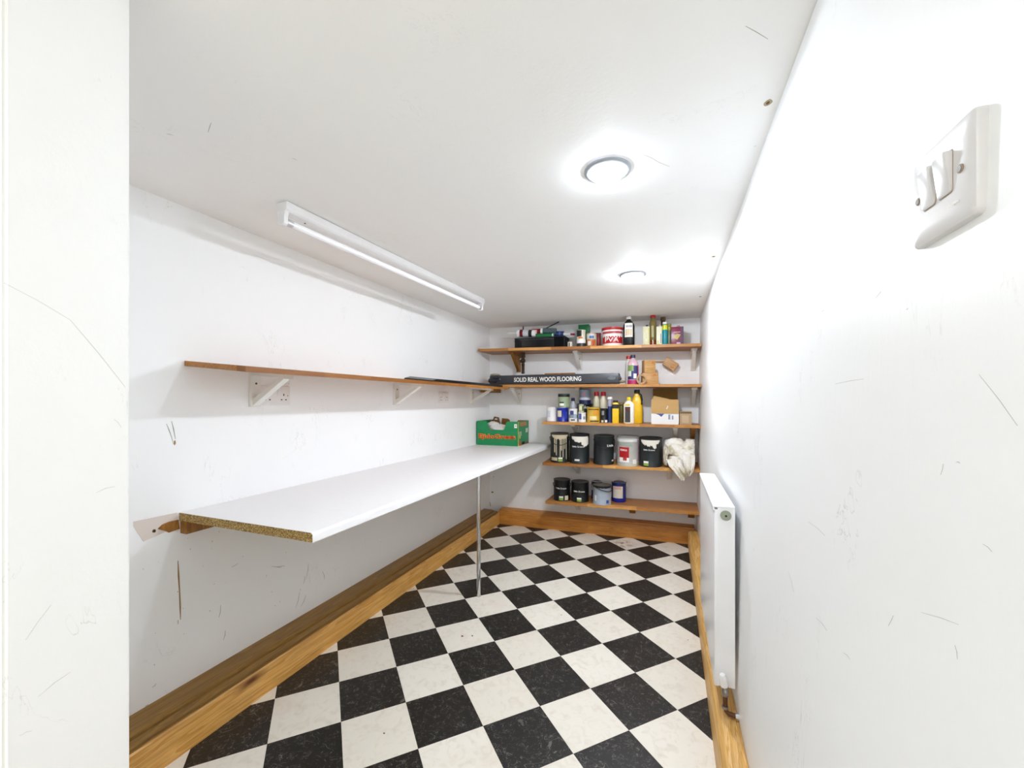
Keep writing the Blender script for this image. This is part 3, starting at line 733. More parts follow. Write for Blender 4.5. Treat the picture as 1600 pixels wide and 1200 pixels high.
def tin(name, label, cat, k, u0, u1, vt, off, body, group=None, lid=None, bands=(), patches=(), texts=(), handle=None, base_z=None, open_top=None, taper=1.0, turn=0, square=0, rim=True, rz=None, hthick=.0028):
    x, Y, z, r = dims(k, u0, u1, off)
    z = z if base_z is None else base_z
    h = topz(x, Y, vt)-z
    root = thing(name, label, cat, (x, Y, z), (face(x, Y) if rz is None else rz)+turn, group, 0)
    if k == 4: root.rotation_euler[0] = math.atan(.012/.31)
    rb = r*taper; R = lambda zz: rb+(r-rb)*zz/h
    bm = bmx(); e = .0025 if rim else 0
    pr_ = [(rb-.002, 0), (rb+e*.3, .001), (rb+e*.3, .004), (rb-e*.3, .006), (r-e*.6, h-.012), (r, h-.010), (r, h)]
    lathe(bm, pr_, 28, square=square); obj('body', bm, body, root, smooth=True)
    if open_top:
        bm = bmx(); rings = [[((r-a)*math.cos(2*PI*i/28), (r-a)*math.sin(2*PI*i/28), h+b) for i in range(28)] for a, b in ((-.0015, -.002), (-.0015, .002), (.003, .002), (.003, -.002))]
        loft(bm, rings+[rings[0]], False, False); obj('rim', bm, lid or body, root, smooth=True)
        bm = bmx(); lathe(bm, [(r-.004, h-.001), (r-.004, h+.0006)], 28); obj('paint_skin', bm, open_top, root)
    else:
        bm = bmx(); lathe(bm, [(r-.001, h-.002), (r+.001, h-.001), (r+.001, h+.002), (r-.004, h+.0025), (r-.006, h-.0005), (r*.5, h-.0005)], 28, square=square); obj('lid', bm, lid or body, root, smooth=True)
    for (z0, z1, m) in bands:
        bm = bmx(); lathe(bm, [(R(z0*h)+.0006, z0*h), (R(z0*h)+.0010, z0*h+.0005), (R(z1*h)+.0010, z1*h-.0005), (R(z1*h)+.0006, z1*h)], 28, square=square); obj('label_band', bm, m, root, smooth=True)
    for (a0, a1, z0, z1, m, nm) in patches:
        bm = bmx(); patch(bm, R((z0+z1)*h/2)+.0008, a0, a1, z0*h, z1*h); obj(nm, bm, m, root, smooth=True)
    for (txt, zc_, hh_, ww, m, ang) in texts:
        lettering('lettering', txt, hh_*h, m, root, (0, 0, zc_*h), width=ww*r, curve_r=R(zc_*h)+.0012, bold=.01, rot=(0, 0, ang), ext=.0012)
    if handle:
        kind, m, hz_, drop_ = handle
        bm = bmx(); pts = []
        for i in range(17):
            a = PI*i/16
            if kind == 'front': pts.append((math.cos(a)*(r+.005), -math.sin(a)*(r+.006), hz_*h-drop_*h*math.sin(a)))
            elif kind == 'back': pts.append((math.cos(a)*(r+.005), math.sin(a)*(r+.006)*.6, hz_*h+drop_*h*math.sin(a)))
            else: pts.append((math.cos(a)*(r+.005), 0, hz_*h+drop_*h*math.sin(a)))
        tube(bm, pts, hthick, 8); ho = obj('handle', bm, m, root, smooth=True)
        for s in (-1, 1):
            bm = bmx(); tube(bm, [(s*(r-.001), 0, hz_*h), (s*(r+.005), 0, hz_*h)], .005, 10); obj('handle_lug', bm, m, ho)
    return root, r, h, R
def drips(root, R, h, m, a0, a1, z_top, base, lens, seed, wid=.12):
    rnd = random.Random(seed); n = 22; bt = []
    for i in range(n):
        t = i/(n-1); bt.append((z_top-base*math.sin(PI*(t*.9+.05))**.6*rnd.uniform(.8, 1.05))*h)
    bm = bmx(); patch(bm, R(h*z_top)+.0010, a0, a1, 0, z_top*h, t=.001, n=n, bottoms=bt)
    for (a, l) in lens:
        zz = [z_top*h-.004, (z_top-base*.4)*h]; b0 = (z_top-l)*h; w2 = rnd.uniform(.035, .06)*wid/.12
        patch(bm, R(h*.5)+.0012, a-w2, a+w2, b0, (z_top-.05)*h, t=.0016, n=3, bottoms=[b0+.006, b0, b0+.005])
    obj('paint_drips', bm, m, root, smooth=True)

def bottle(name, label, k, u0, u1, vt, off, body, cap, cap_v, group=None, shoulder=.72, neck=.35, flat=1.0, bands=(), patches=(), base_z=None, square=0, liquid=None, cat='bottle', capr=None, texts=()):
    x, Y, z, r = dims(k, u0, u1, off); z = z if base_z is None else base_z
    H = topz(x, Y, vt)-z; hc = H-(cap_v/(FPX))*depth((x, Y))     # cap base height
    root = thing(name, label, cat, (x, Y, z), face(x, Y), group)
    nr = r*neck; sh = shoulder*hc
    bm = bmx(); lathe(bm, [(r*.92, 0), (r, .004), (r, sh), (r*.93, sh+(hc-sh)*.3), (r*.65, sh+(hc-sh)*.65), (nr, sh+(hc-sh)*.86), (nr, hc)], 24, sy=flat, square=square); obj('body', bm, body, root, smooth=True)
    cr = capr*r if capr else nr*1.2
    bm = bmx(); lathe(bm, [(cr, hc-.001), (cr*1.02, hc+(H-hc)*.5), (cr*.94, H)], 18, sy=flat if flat > .7 else .8); obj('cap', bm, cap, root, smooth=True)
    for (z0, z1, m) in bands:
        bm = bmx(); lathe(bm, [(r+.0002, z0*hc), (r+.0009, z0*hc+.0004), (r+.0009, z1*hc-.0004), (r+.0002, z1*hc)], 24, sy=flat*1.01, square=square); obj('label_band', bm, m, root, smooth=True)
    for (a0, a1, z0, z1, m, nm) in patches:
        bm = bmx(); patch(bm, r+.0008, a0, a1, z0*hc, z1*hc)
        for v in bm.verts: v.co.y *= flat
        if square:
            bm.free(); bm = bmx(); hw_ = r*math.sin(min(1.3, a1)); box(bm, -r*math.sin(min(1.3, -a0)), hw_, -r*flat-.0012, -r*flat+.001, z0*hc, z1*hc)
        obj(nm, bm, m, root, smooth=not square)
    for (txt, zc_, hh_, ww, m) in texts:
        lettering('lettering', txt, hh_*hc, m, root, (0, 0, zc_*hc), width=ww*r, curve_r=r+.002, bold=.01, ext=.0008)
    return root
def flat_tin(name, label, cat, k, u0, u1, vt, off, dep, body, group=None, patches=(), cap=None, texts=(), base_z=None, yaw=0):
    xa, xb, Y, z, h = bx_item(k, u0, u1, vt, off, dep); z_ = z
    if base_z is not None: h = h+z-base_z; z_ = base_z
    root = thing(name, label, cat, ((xa+xb)/2, Y+dep/2, z_), yaw, group)
    if k == 4: root.rotation_euler[0] = math.atan(.012/.31)
    w2 = (xb-xa)/2; hc = h-(.014 if cap else 0)
    bm = bmx(); box(bm, -w2, w2, -dep/2, dep/2, 0, hc); obj('body', bm, body, root, bevel=min(.003, w2*.2))
    for (a0, a1, z0, z1, m, nm) in patches:
        bm = bmx(); box(bm, w2*a0, w2*a1, -dep/2-.0008, -dep/2+.001, z0*hc, z1*hc); obj(nm, bm, m, root)
    for (txt, zc_, hh_, ww, m) in texts:
        lettering('lettering', txt, hh_*hc, m, root, (0, -dep/2-.0012, zc_*hc), width=ww*w2, bold=.01)
    if cap:
        bm = bmx(); lathe(bm, [(.010, hc-.001), (.010, h), (.008, h)], 14, c=(w2*.2, 0)); obj('cap', bm, cap, root, smooth=True)
    return root, w2, h

WH = cm('ecebe8'); CRM = cm('dfd8b8'); RED = cm('b3141c', .35); DRED = cm('6e1018'); BLU = cm('1b2a9c', .3); NAVY = cm('131c4a', .35); YEL = cm('efc11b', .35); TEAL = cm('1a94a4', .3)
BLK = cm('0f1112', .4); CANB = cm('1b2122', .45); GRN = cm('0d6a3a', .4); LGRN = cm('8fb34a', .5); OFFW = cm('e8e3d6', .5); BEIGE = cm('c9bd9f', .5)
LBL = cm('f2f0ea', .5); TXT = cm('f4f3ee', .5); TINM = cm('b9bab8', .3, .8); AMB = cm('7a6a3a', .25); OLIVE = cm('7d7420', .4); CARD = cm('c09a62', .8); CARDD = cm('8e6c34', .85); ORNG = cm('c9702b', .45)
GREYB = cm('8e9cae', .35); PINKC = cm('d9b9c0', .25); MAG = cm('b01e5e', .35); PURP = cm('2c2a66', .35)

# ---- fourth shelf: five big cans
A = .105
g4 = 'large paint cans on the fourth shelf'
t_, r_, h_, R_ = tin('paint_can', 'big black paint can with long beige paint drips, leftmost on the fourth shelf', 'paint can', 4, 860, 889, 676.5, A, CANB, g4, lid=cm('4a4638'), handle=('front', BLK, .86, .24),
    patches=[(-1.05, -.25, .07, .18, BEIGE, 'sticker'), (-.15, .30, .14, .19, LBL, 'sticker'), (-.15, .30, .05, .14, LGRN, 'sticker')])
drips(t_, R_, h_, BEIGE, -.95, 1.0, .97, .17, [(-.55, .62), (-.35, .72), (.05, .80), (.18, .55), (.36, .78), (.55, .50), (.75, .86)], 1)
t_, r_, h_, R_ = tin('paint_can', 'big black paint can with a smeared white paint patch below its rim', 'paint can', 4, 890, 921, 678, A-.005, CANB, g4, lid=BLK,
    patches=[(-.50, .0, .10, .16, LBL, 'sticker')], texts=[('Little Greene', .60, .06, 1.25, TXT, -.15)])
drips(t_, R_, h_, OFFW, -.85, .95, .95, .22, [(.5, .36), (.7, .34), (.3, .30), (.85, .30)], 2, .3)
t_, r_, h_, R_ = tin('paint_can', 'big clean black paint can with its wire handle hanging to the right', 'paint can', 4, 927, 959, 680, A-.01, CANB, g4, lid=cm('39403f'), handle=('front', BLK, .86, .28), turn=.35,
    patches=[(.55, .85, .12, .17, LBL, 'sticker')], texts=[('Little', .68, .08, .75, TXT, .35)])
t_, r_, h_, R_ = tin('paint_can', 'big grey and white paint can with a red label', 'paint can', 4, 964, 998, 681.5, A-.02, cm('b9b8b0', .4), g4, lid=cm('4e4f4a'),
    bands=[(.84, .93, cm('d7d8d4')), (.12, .16, cm('c9c8c0'))], patches=[(-.85, .10, .30, .66, RED, 'label_panel'), (-.85, .10, .14, .30, LBL, 'label_panel'), (-.45, -.10, .2, .33, RED, 'label_panel'), (.95, 1.25, .2, .9, cm('c3a7b4'), 'side_print'), (.45, .85, .08, .24, LBL, 'sticker'), (-.9, .4, .70, .82, cm('9fa69a'), 'label_panel')], texts=[('FORMULA', .56, .07, .66, TXT, -.4)])
t_, r_, h_, R_ = tin('paint_can', 'big black paint can with a cream paint smear, beside the dust sheet', 'paint can', 4, 999, 1034.5, 683.5, A-.02, CANB, g4, lid=BLK,
    patches=[(-.65, -.2, .14, .21, LBL, 'sticker'), (-.65, -.2, .05, .14, LGRN, 'sticker')], texts=[('Little Greene', .61, .055, 1.0, TXT, -.15)])
drips(t_, R_, h_, OFFW, -.95, .85, .95, .22, [(.35, .30), (.25, .26)], 5, .3)

# ---- fifth shelf
g5 = 'paint cans on the lowest shelf'
for (u0, u1, vt, lab, hd) in ((865, 891, 748.5, 'small black paint can, leftmost on the lowest shelf, handle across its front', True), (892.5, 920, 752, 'small black paint can with a dark domed lid, second on the lowest shelf', False)):
    tin('paint_can', lab, 'paint can', 5, u0, u1, vt, .105, BLK, g5, lid=cm('2a2b2a', .3), handle=('front', BLK, .80, .25) if hd else None,
        patches=[(-.35, .15, .17, .24, LBL, 'sticker'), (-.35, .15, .05, .17, LGRN, 'sticker')]+([(.35, .8, .05, .26, CRM, 'sticker')] if hd else []), texts=[('Little Greene', .62 if hd else .56, .085, 1.3, TXT, -.1)])
tin('paint_tub', 'navy and white paint tub behind the open grey-blue can', 'paint can', 5, 924, 941, 751.5, .24, NAVY, g5, lid=cm('dcdcdc'), bands=[(.5, .8, cm('c9cdd6'))], handle=('back', WH, .85, .20), hthick=.005)
t_, r_, h_, R_ = tin('paint_can', 'open pale grey-blue paint can with a black handle, near the shelf edge', 'paint can', 5, 926, 955, 757.5, .070, cm('a9b4c0', .35), g5, open_top=cm('5a5648'), lid=BLK, handle=('front', BLK, .93, .20), turn=.9,
    patches=[(-.42, -.12, .10, .27, cm('3a56a8'), 'round_badge'), (-1.75, -1.55, .2, .5, LBL, 'sticker')])
drips(t_, R_, h_, BLK, -2.4, 1.2, .99, .10, [], 6, .2)
tin('paint_tub', 'white and blue paint tub with a raised white strap handle', 'paint can', 5, 955.5, 978.5, 753.5, .19, cm('20307a', .35), g5, lid=cm('3c4440'), bands=[(.0, .22, BLU)], handle=('back', WH, .80, .34), hthick=.0055, taper=.96,
    patches=[(-.9, .55, .22, .84, cm('d8d3c2'), 'label_panel'), (-.75, .3, .68, .82, cm('d6a59a'), 'label_panel')])

# ---- third shelf
def t3(label, u0, u1, vt, off, body, **kw): return tin('paint_tin', label, 'tin', 3, u0, u1, vt, off, body, group='small tins on the third shelf', **kw)
t3('small plain white tin, leftmost on the third shelf', 854, 869.5, 636, .10, WH, lid=cm('c9cdc8', .3, .6), patches=[(-.9, -.25, .3, .75, cm('cfd0de'), 'label_panel')])
_, r_, h_, _ = t3('bright blue tin with a cream oval label, under the green tin', 870, 888, 637, .10, BLU, lid=TINM, patches=[(-1.0, -.2, .35, .8, CRM, 'oval_label'), (.5, 1.0, .2, .7, cm('3448b4'), 'label_panel')])
x, Y, z, _r = dims(3, 870, 888, .10)
t3('sage green tin with a black top band, stacked on the bright blue tin', 872, 890, 615.5, .10, cm('93a583'), base_z=z+h_+.0025, lid=BLK, bands=[(.78, .97, BLK)], patches=[(-.8, .0, .14, .30, LBL, 'label_panel'), (-.8, 0, .32, .40, BLK, 'label_panel')])
bottle('spray_bottle', 'white trigger bottle with a dark blue cap, behind the patterned tin', 3, 890.5, 900, 621.5, .20, cm('c9cdd8', .3), NAVY, 5, neck=.5)
t3('white tin with a blue and grey marbled print', 888.5, 902.5, 638.5, .07, WH, lid=TINM, bands=[(.3, .55, cm('7f8a98'))], patches=[(-.7, .1, .55, .85, cm('33427c'), 'label_panel'), (.1, .8, .25, .6, cm('9ab0b8'), 'label_panel'), (-.5, .4, .1, .22, cm('5b5f6c'), 'label_panel')])
_, r_, h_, _ = t3('small white and blue tin under the tiny cream tin', 903.5, 916, 644.5, .07, WH, lid=TINM, patches=[(-.9, -.2, .3, .9, cm('40549a'), 'label_panel'), (.2, .9, .3, .6, cm('9aa0b0'), 'label_panel')])
x, Y, z, _r = dims(3, 903.5, 916, .07)
t3('tiny cream and green tin stacked in front of the grey can', 904, 912.5, 632, .07, cm('b9bf8a'), base_z=z+h_+.0025, lid=TINM, patches=[(-.8, .2, .3, .8, CRM, 'label_panel'), (.3, .9, .2, .8, cm('4d6148'), 'label_panel')])
_, r_, h_, _ = t3('wide black tin with white script, under the grey-blue can', 901.5, 926, 631, .20, BLK, lid=NAVY, texts=[('Dulux', .82, .17, 1.2, TXT, 0)])
x, Y, z, _r = dims(3, 901.5, 926, .20)
t3('grey-blue paint can stacked highest on the third shelf', 905, 923, 609, .20, GREYB, base_z=z+h_+.0025, lid=cm('3c4250', .3, .5), bands=[(.0, .26, NAVY), (.26, .42, cm('c4c6d0'))], patches=[(-.5, .1, .5, .85, cm('b08f9c'), 'label_panel')])
t3('yellow tin with an orange and white label', 917, 937.5, 636.5, .065, cm('d9b13a', .35), lid=cm('b99b35', .3, .5), patches=[(-.9, .9, .84, .90, cm('4a3c1c'), 'label_panel'), (.0, .9, .5, .82, cm('e09a28'), 'label_panel'), (-.6, .5, .2, .42, cm('ead9a0'), 'label_panel'), (-.5, .9, .06, .14, cm('3f3520'), 'label_panel')])
gr = 'cream bottles with red caps'
bottle('glue_bottle', 'cream bottle with a red cap, the left one of the pair behind the yellow tin', 3, 927, 937, 612, .15, cm('cfcab0', .35), RED, 6.5, gr, shoulder=.78, neck=.62)
bottle('glue_bottle', 'cream bottle with a red cap, the right one of the pair behind the black tin', 3, 937.5, 948, 612, .15, cm('d9d3bb', .35), RED, 6.5, gr, shoulder=.78, neck=.62)
t3('black tin with white print, between the yellow tin and the slim blue bottle', 938, 950, 638.5, .07, BLK, lid=cm('2a2a2c'), patches=[(-.7, .0, .55, .85, cm('8a8c90'), 'label_panel'), (-.8, -.2, .03, .18, CRM, 'label_panel'), (.2, .9, .03, .2, WH, 'label_panel')])
bottle('slim_bottle', 'slim clear bottle with a white cap and blue label', 3, 949.5, 956.5, 620, .08, cm('a9a7b4', .2), WH, 3.8, neck=.95, shoulder=.92, bands=[(.02, .70, cm('22356e'))])
bottle('oil_bottle', 'yellow rectangular bottle with a black top, at the shelf edge', 3, 956.5, 967, 625.5, .03, YEL, BLK, 3, neck=.6, shoulder=.9, flat=.6, square=5, bands=[(.70, .9, BLK)])
bottle('oil_bottle', 'dark olive bottle half hidden behind the yellow rectangular bottle', 3, 966, 975.5, 629, .18, cm('6b5f26', .3), cm('8a7c3a'), 3, neck=.9, shoulder=.9)
bottle('jerry_bottle', 'tall yellow bottle with a black cap and black handle', 3, 986.5, 1004, 609, .12, YEL, BLK, 5.5, neck=.42, shoulder=.66, flat=.75, square=4)
x, Y, z, r_ = dims(3, 986.5, 1004, .12); jb = D.objects['jerry_bottle']
bm = bmx(); H = topz(x, Y, 609)-z; tube(bm, [(r_*.30, -.02, H*.90), (r_*.72, -.03, H*.84), (r_*.86, -.034, H*.70), (r_*.84, -.034, H*.56)], .0075, 8); obj('handle', bm, BLK, jb, smooth=True)
bottle('cleaner_bottle', 'white bottle with a yellow cap and a dark label', 3, 974.5, 991, 620.5, .06, cm('f2efe6', .3), cm('e6cf1c', .35), 5, neck=.36, shoulder=.78, flat=.7, square=4, patches=[(-.85, .25, .05, .72, cm('3a3632'), 'label_panel'), (-.75, .15, .55, .66, cm('9c3a30'), 'label_panel'), (-.8, .2, .76, .84, cm('e3c13c'), 'label_panel')])
# cardboard carton with raised flap
xa, xb, Y, z, h = bx_item(3, 1017.5, 1060.5, 624.5, .035, .2)
r = thing('cardboard_carton', 'open cardboard carton with a tan upper flap and white printed lower half', 'box', ((xa+xb)/2, Y, z)); w2 = (xb-xa)/2; dp = .20; tk = .004
CW = cm('e9e8e6', .6)
bm = bmx(); box(bm, -w2, w2, 0, tk, 0, h); obj('front_panel', bm, CW, r)
bm = bmx(); box(bm, -w2, w2, dp-tk, dp, 0, h); obj('rear_panel', bm, CARDD, r)
for s in (-1, 1):
    bm = bmx(); box(bm, s*w2-(tk if s > 0 else 0), s*w2+(tk if s < 0 else 0), tk, dp-tk, 0, h); obj('side_panel', bm, CARDD, r)
bm = bmx(); box(bm, -w2+tk, w2-tk, tk, dp-tk, 0, tk); obj('base', bm, CARDD, r)
bm = bmx(); box(bm, -w2+.001, w2-.001, -.005, -.001, h*.44, h+.001); obj('front_flap', bm, CARD, r)
zf = topz(x, Y+dp, 606); hf = min((zf-z), SH[2].z(-.2, 3.5)-.03-z)
bm = bmx(); box(bm, -w2+.006, w2-.004, dp-.003, dp, h, hf); obj('rear_flap', bm, CARDD, r)
bm = bmx(); prism(bm, [(-w2+.006, h), (w2*.3, h+.002), (w2*.28, h+.006), (-w2+.02, h+.03)], .02, .024); obj('torn_flap', bm, CARD, r)
bm = bmx(); prism(bm, [(-w2*.70, h*.43), (-w2*.05, h*.43), (-w2*.25, h*.30), (-w2*.45, h*.38)], -.0008, .001); obj('blue_print', bm, cm('4a5490'), r)
bm = bmx(); box(bm, w2*.25, w2*.40, -.0008, .001, h*.20, h*.40); box(bm, w2*.5, w2*.62, -.0008, .001, h*.2, h*.36); obj('barcode_print', bm, cm('8f94a6'), r)
bm = bmx(); box(bm, w2*.12, w2*.18, -.0058, -.004, h*.62, h*.68); box(bm, w2*.18, w2*.24, -.0058, -.004, h*.68, h*.75); obj('scratch', bm, CW, r)
flat_tin('small_carton', 'small brown cardboard box at the right end of the third shelf', 'box', 3, 1062, 1081, 643, .03, .12, cm('b59a78', .8), patches=[(-.95, .95, .85, .97, cm('6e5a34', .8), 'open_slot'), (-.6, .5, .15, .7, cm('c2ab8c', .8), 'paper_patch')])

# ---- top shelf
def t1(label, u0, u1, vt, off, body, **kw): return tin('paint_tin', label, 'tin', 1, u0, u1, vt, off, body, group='tins on the top shelf', **kw)
flat_tin('label_box', 'tiny white box with black figures, right of the black basket', 'box', 1, 887, 893.5, 534, .05, .03, OFFW, patches=[(-.6, .1, .15, .85, cm('6d685c'), 'figures')])
flat_tin('garden_feed_box', 'dark green square container standing behind the cream and black tin', 'container', 1, 903.5, 920, 507, .17, .08, GRN)
t1('white, cream and black tin in front of the green container', 901, 915, 516, .05, cm('ddd8c4'), lid=BLK, bands=[(.0, .2, cm('23262c')), (.2, .42, WH)], patches=[(-1.2, .1, .6, .97, BLK, 'label_panel'), (-.6, .3, .47, .58, ORNG, 'label_panel')])
t1('orange and white tin with a blue band', 916.5, 931, 521.5, .06, cm('c98440'), lid=TINM, bands=[(.55, .95, cm('cfd0cc'))], patches=[(-.4, .6, .6, .8, cm('3f6aa0'), 'label_panel'), (-.8, -.1, .08, .4, OFFW, 'label_panel'), (.1, .7, .08, .45, cm('b9502c'), 'label_panel')])
t1('dark red tin beside the white glue tub', 930.5, 939, 521, .09, DRED, lid=cm('3a1210'), patches=[(-1.5, -.7, .1, .95, CRM, 'label_panel')])
t_, r_, h_, R_ = tin('glue_tub', 'white plastic tub of glue with a red lid and a red label', 'tub', 1, 940, 974, 513.5, .10, cm('efe9e4', .35), lid=RED, taper=.93, rim=False,
    bands=[(.86, .985, RED)], patches=[(-1.15, 1.15, .14, .52, RED, 'label_panel'), (-1.1, 1.1, .66, .78, cm('b0484c'), 'label_panel')], texts=[('PVA', .33, .24, 1.35, TXT, -.08)])
bottle('stain_bottle', 'dark bottle with a white cap and a white illustrated label', 1, 973.5, 991.5, 495, .07, cm('1d2422', .2), WH, 4, neck=.36, shoulder=.72, flat=.7, patches=[(-.75, .70, .32, .84, LBL, 'label_panel'), (-.55, .5, .38, .62, cm('cdb98a'), 'label_picture'), (-.5, .6, .68, .76, cm('9a9ca6'), 'label_print')])
flat_tin('solvent_tin', 'pale yellow rectangular tin with a dark cap, left of the red-capped bottle', 'tin', 1, 1004.5, 1015, 507, .05, .06, cm('d9d6ae'), cap=NAVY, patches=[(.55, 1, .1, .9, cm('b7ad58'), 'label_panel'), (-.3, .3, .35, .7, cm('c5c39a'), 'label_print')])
bottle('spirit_bottle', 'tall amber bottle with a wide red cap', 1, 1014.5, 1026, 492, .10, cm('7b6c3c', .15), RED, 4.5, neck=.62, shoulder=.80, bands=[(.02, .20, cm('7a3c10', .2))], patches=[(-.5, .2, .3, .7, cm('a39a66', .3), 'label_panel')])
flat_tin('solvent_tin', 'cream rectangular tin right of the red-capped bottle', 'tin', 1, 1025.5, 1034.5, 507, .05, .06, cm('dddcc0'), cap=cm('c9b9a0'), patches=[(.4, .75, .1, .6, cm('7f7f8c'), 'label_print'), (-.8, 0, .05, .25, cm('cdd08a'), 'label_panel')])
bottle('spray_bottle', 'brown trigger spray bottle behind the teal bottle', 1, 1031, 1041, 496, .2, cm('4b3a22', .35), cm('6b5138', .4), 5, neck=.7)
bottle('slim_bottle', 'teal bottle with a yellow top and a white cap', 1, 1035, 1043, 503.5, .06, TEAL, WH, 3, neck=.75, shoulder=.95, bands=[(.72, .95, cm('d9dc2a', .3))])
bottle('slim_bottle', 'grey-green bottle with an olive yellow shoulder, right of the teal bottle', 1, 1042, 1049, 506, .09, cm('6f7a5a', .3), cm('8f8c2c', .35), 3, neck=.85, shoulder=.95, bands=[(.76, .95, cm('a39c2c', .35))])
flat_tin('solvent_tin', 'dark crimson rectangular tin with a gold diamond picture', 'tin', 1, 1048.5, 1068, 507.5, .06, .07, cm('7c1440', .3), cap=cm('a89a94'), patches=[(.5, .97, .02, .98, cm('4a1040', .3), 'label_panel'), (-.6, .5, .68, .72, cm('d9a0b0'), 'label_print'), (-.1, .6, .04, .14, cm('c9b0cc'), 'label_print')])
st_ = [o for o in D.objects if o.name.startswith('solvent_tin')][-1]
xa, xb, Y, z, h = bx_item(1, 1048.5, 1068, 507.5, .06, .07)
bm = bmx(); prism(bm, [(-.030, .055), (.000, .040), (.025, .078), (-.003, .088)], -.0372, -.034); obj('diamond_picture', bm, cm('c2ad55'), st_)
# black perforated basket
xa, xb, Y, z, h = bx_item(1, 804.5, 882, 526.5, .04, .2)
BW, BD, BH = (xb-xa), .17, h
r = thing('plastic_basket', 'black perforated plastic basket on the top shelf, full of sealant tubes', 'basket', ((xa+xb)/2, Y+BD/2, z))
BK = cm('12161d', .4)
def lattice(bm, L_, H_, nx_, nz_, solid_from=1.0):
    for i in range(nx_+1):
        x_ = -L_/2+L_*i/nx_; box(bm, x_-.0032, x_+.0032, -.0015, .0015, 0, H_)
    for j in range(nz_+1):
        z_ = H_*j/nz_; box(bm, -L_/2, L_/2, -.0015, .0015, max(0, z_-.0035), min(H_, z_+.0035))
    if solid_from < 1: box(bm, -L_/2+L_*solid_from, L_/2, -.0015, .0018, 0, H_)
bm = bmx(); lattice(bm, BW, BH, 30, 7, .80); o = obj('front_panel', bm, BK, r); o.location = (0, -BD/2, 0)
bm = bmx(); lattice(bm, BW, BH, 30, 7); o = obj('rear_panel', bm, BK, r); o.location = (0, BD/2, 0)
for s in (-1, 1):
    bm = bmx(); lattice(bm, BD, BH, 12, 7); o = obj('side_panel', bm, BK, r); o.location = (s*BW/2, 0, 0); o.rotation_euler = (0, 0, PI/2)
bm = bmx(); box(bm, -BW/2, BW/2, -BD/2, BD/2, 0, .003); obj('base', bm, BK, r)
bm = bmx()
for y_ in (-BD/2, BD/2): box(bm, -BW/2-.004, BW/2+.004, y_-.004, y_+.004, BH-.006, BH)
for s in (-1, 1): box(bm, s*BW/2-.004, s*BW/2+.004, -BD/2, BD/2, BH-.006, BH)
obj('rim', bm, BK, r)
bm = bmx(); tube(bm, [(-BW/2, -.03, BH), (-BW/2-.02, -.03, BH-.002), (-BW/2-.024, -.03, BH-.018), (-BW/2-.014, -.03, BH-.036)], .005, 8); obj('handle', bm, BK, r, smooth=True)
def cart(label, u0, v0, u1, v1, Yoff, rad, body, tip=None, nozzle=0, parts=(), tipc=WH):
    Ya = yf(-1.2)+Yoff; a = onY(u0, v0, Ya); b = onY(u1, v1, Ya); L = (b-a).length
    root = thing('sealant_tube', label, 'tube', a, 0, 'sealant tubes in the basket'); d = (b-a).normalized()
    root.rotation_euler = (0, -math.asin(d.z), math.atan2(d.y, d.x))
    bm = bmx(); tube(bm, [(0, 0, 0), (L, 0, 0)], rad, 18); obj('body', bm, body, root, smooth=True)
    for (s0, s1, m) in parts:
        bm = bmx(); tube(bm, [(L*s0, 0, 0), (L*s1, 0, 0)], rad+.0006, 18); obj('label_band', bm, m, root, smooth=True)
    if nozzle:
        s = -1 if nozzle < 0 else 1; x_ = 0 if s < 0 else L; n_ = abs(nozzle)
        bm = bmx(); tube(bm, [(x_, 0, 0), (x_+s*.008, 0, 0), (x_+s*.009, 0, 0), (x_+s*n_, 0, 0)], [rad*.55, rad*.5, .0065, .003], 12); obj('nozzle', bm, tipc, root, smooth=True)
        if tip: 
            bm = bmx(); tube(bm, [(x_+s*n_, 0, 0), (x_+s*(n_+.035), 0, 0)], .009, 10); obj('tip_cap', bm, tip, root, smooth=True)
    return root
cart('white sealant tube with a dark red and black label, long nozzle pointing left', 809, 520.5, 838, 521, .07, .031, WH, nozzle=-.10, parts=[(.15, .32, DRED), (.32, .62, cm('c9c9cf')), (.62, .8, BLK)])
cart('white sealant tube lying lowest, its nozzle poking past the basket handle', 812, 527, 850, 527, .14, .024, WH, nozzle=-.17)
cart('red sealant tube in the middle of the basket', 831, 519.5, 852, 519.5, .11, .032, RED, parts=[(.0, .08, cm('e6b0a0')), (.5, .9, DRED)])
cart('grey-green sealant tube with a white end, under the black stick', 845.5, 517, 869, 517.5, .08, .025, cm('46595e'), parts=[(0, .14, WH)])
cart('green sealant tube along the basket front', 838, 524.5, 865, 524, .055, .017, cm('0f6e38'), parts=[(.93, 1.0, cm('bfe6d8'))])
cart('navy sealant tube with its nozzle and red tip pointing right', 864, 521.5, 881, 522, .10, .024, cm('1c2f62'), nozzle=.06, tip=cm('8c2038'), parts=[(.6, .75, cm('4460a0'))])
p = onY(851, 514, 3.47); q = onY(873.5, 499.5, 3.47); q.z = min(q.z, 1.835)
bm = bmx(); tube(bm, [p, q], .0045, 8); o = obj('black_rod', bm, BLK); tag(o, 'thin black rod sticking up out of the basket towards the ceiling', 'rod')
p = onY(817.5, 516, 3.47); q = onY(817.5, 510, 3.47)
bm = bmx(); tube(bm, [p-NZ*.03, q], .006, 8); o = obj('black_peg', bm, BLK); tag(o, 'short black upright peg behind the white sealant tube', 'peg')

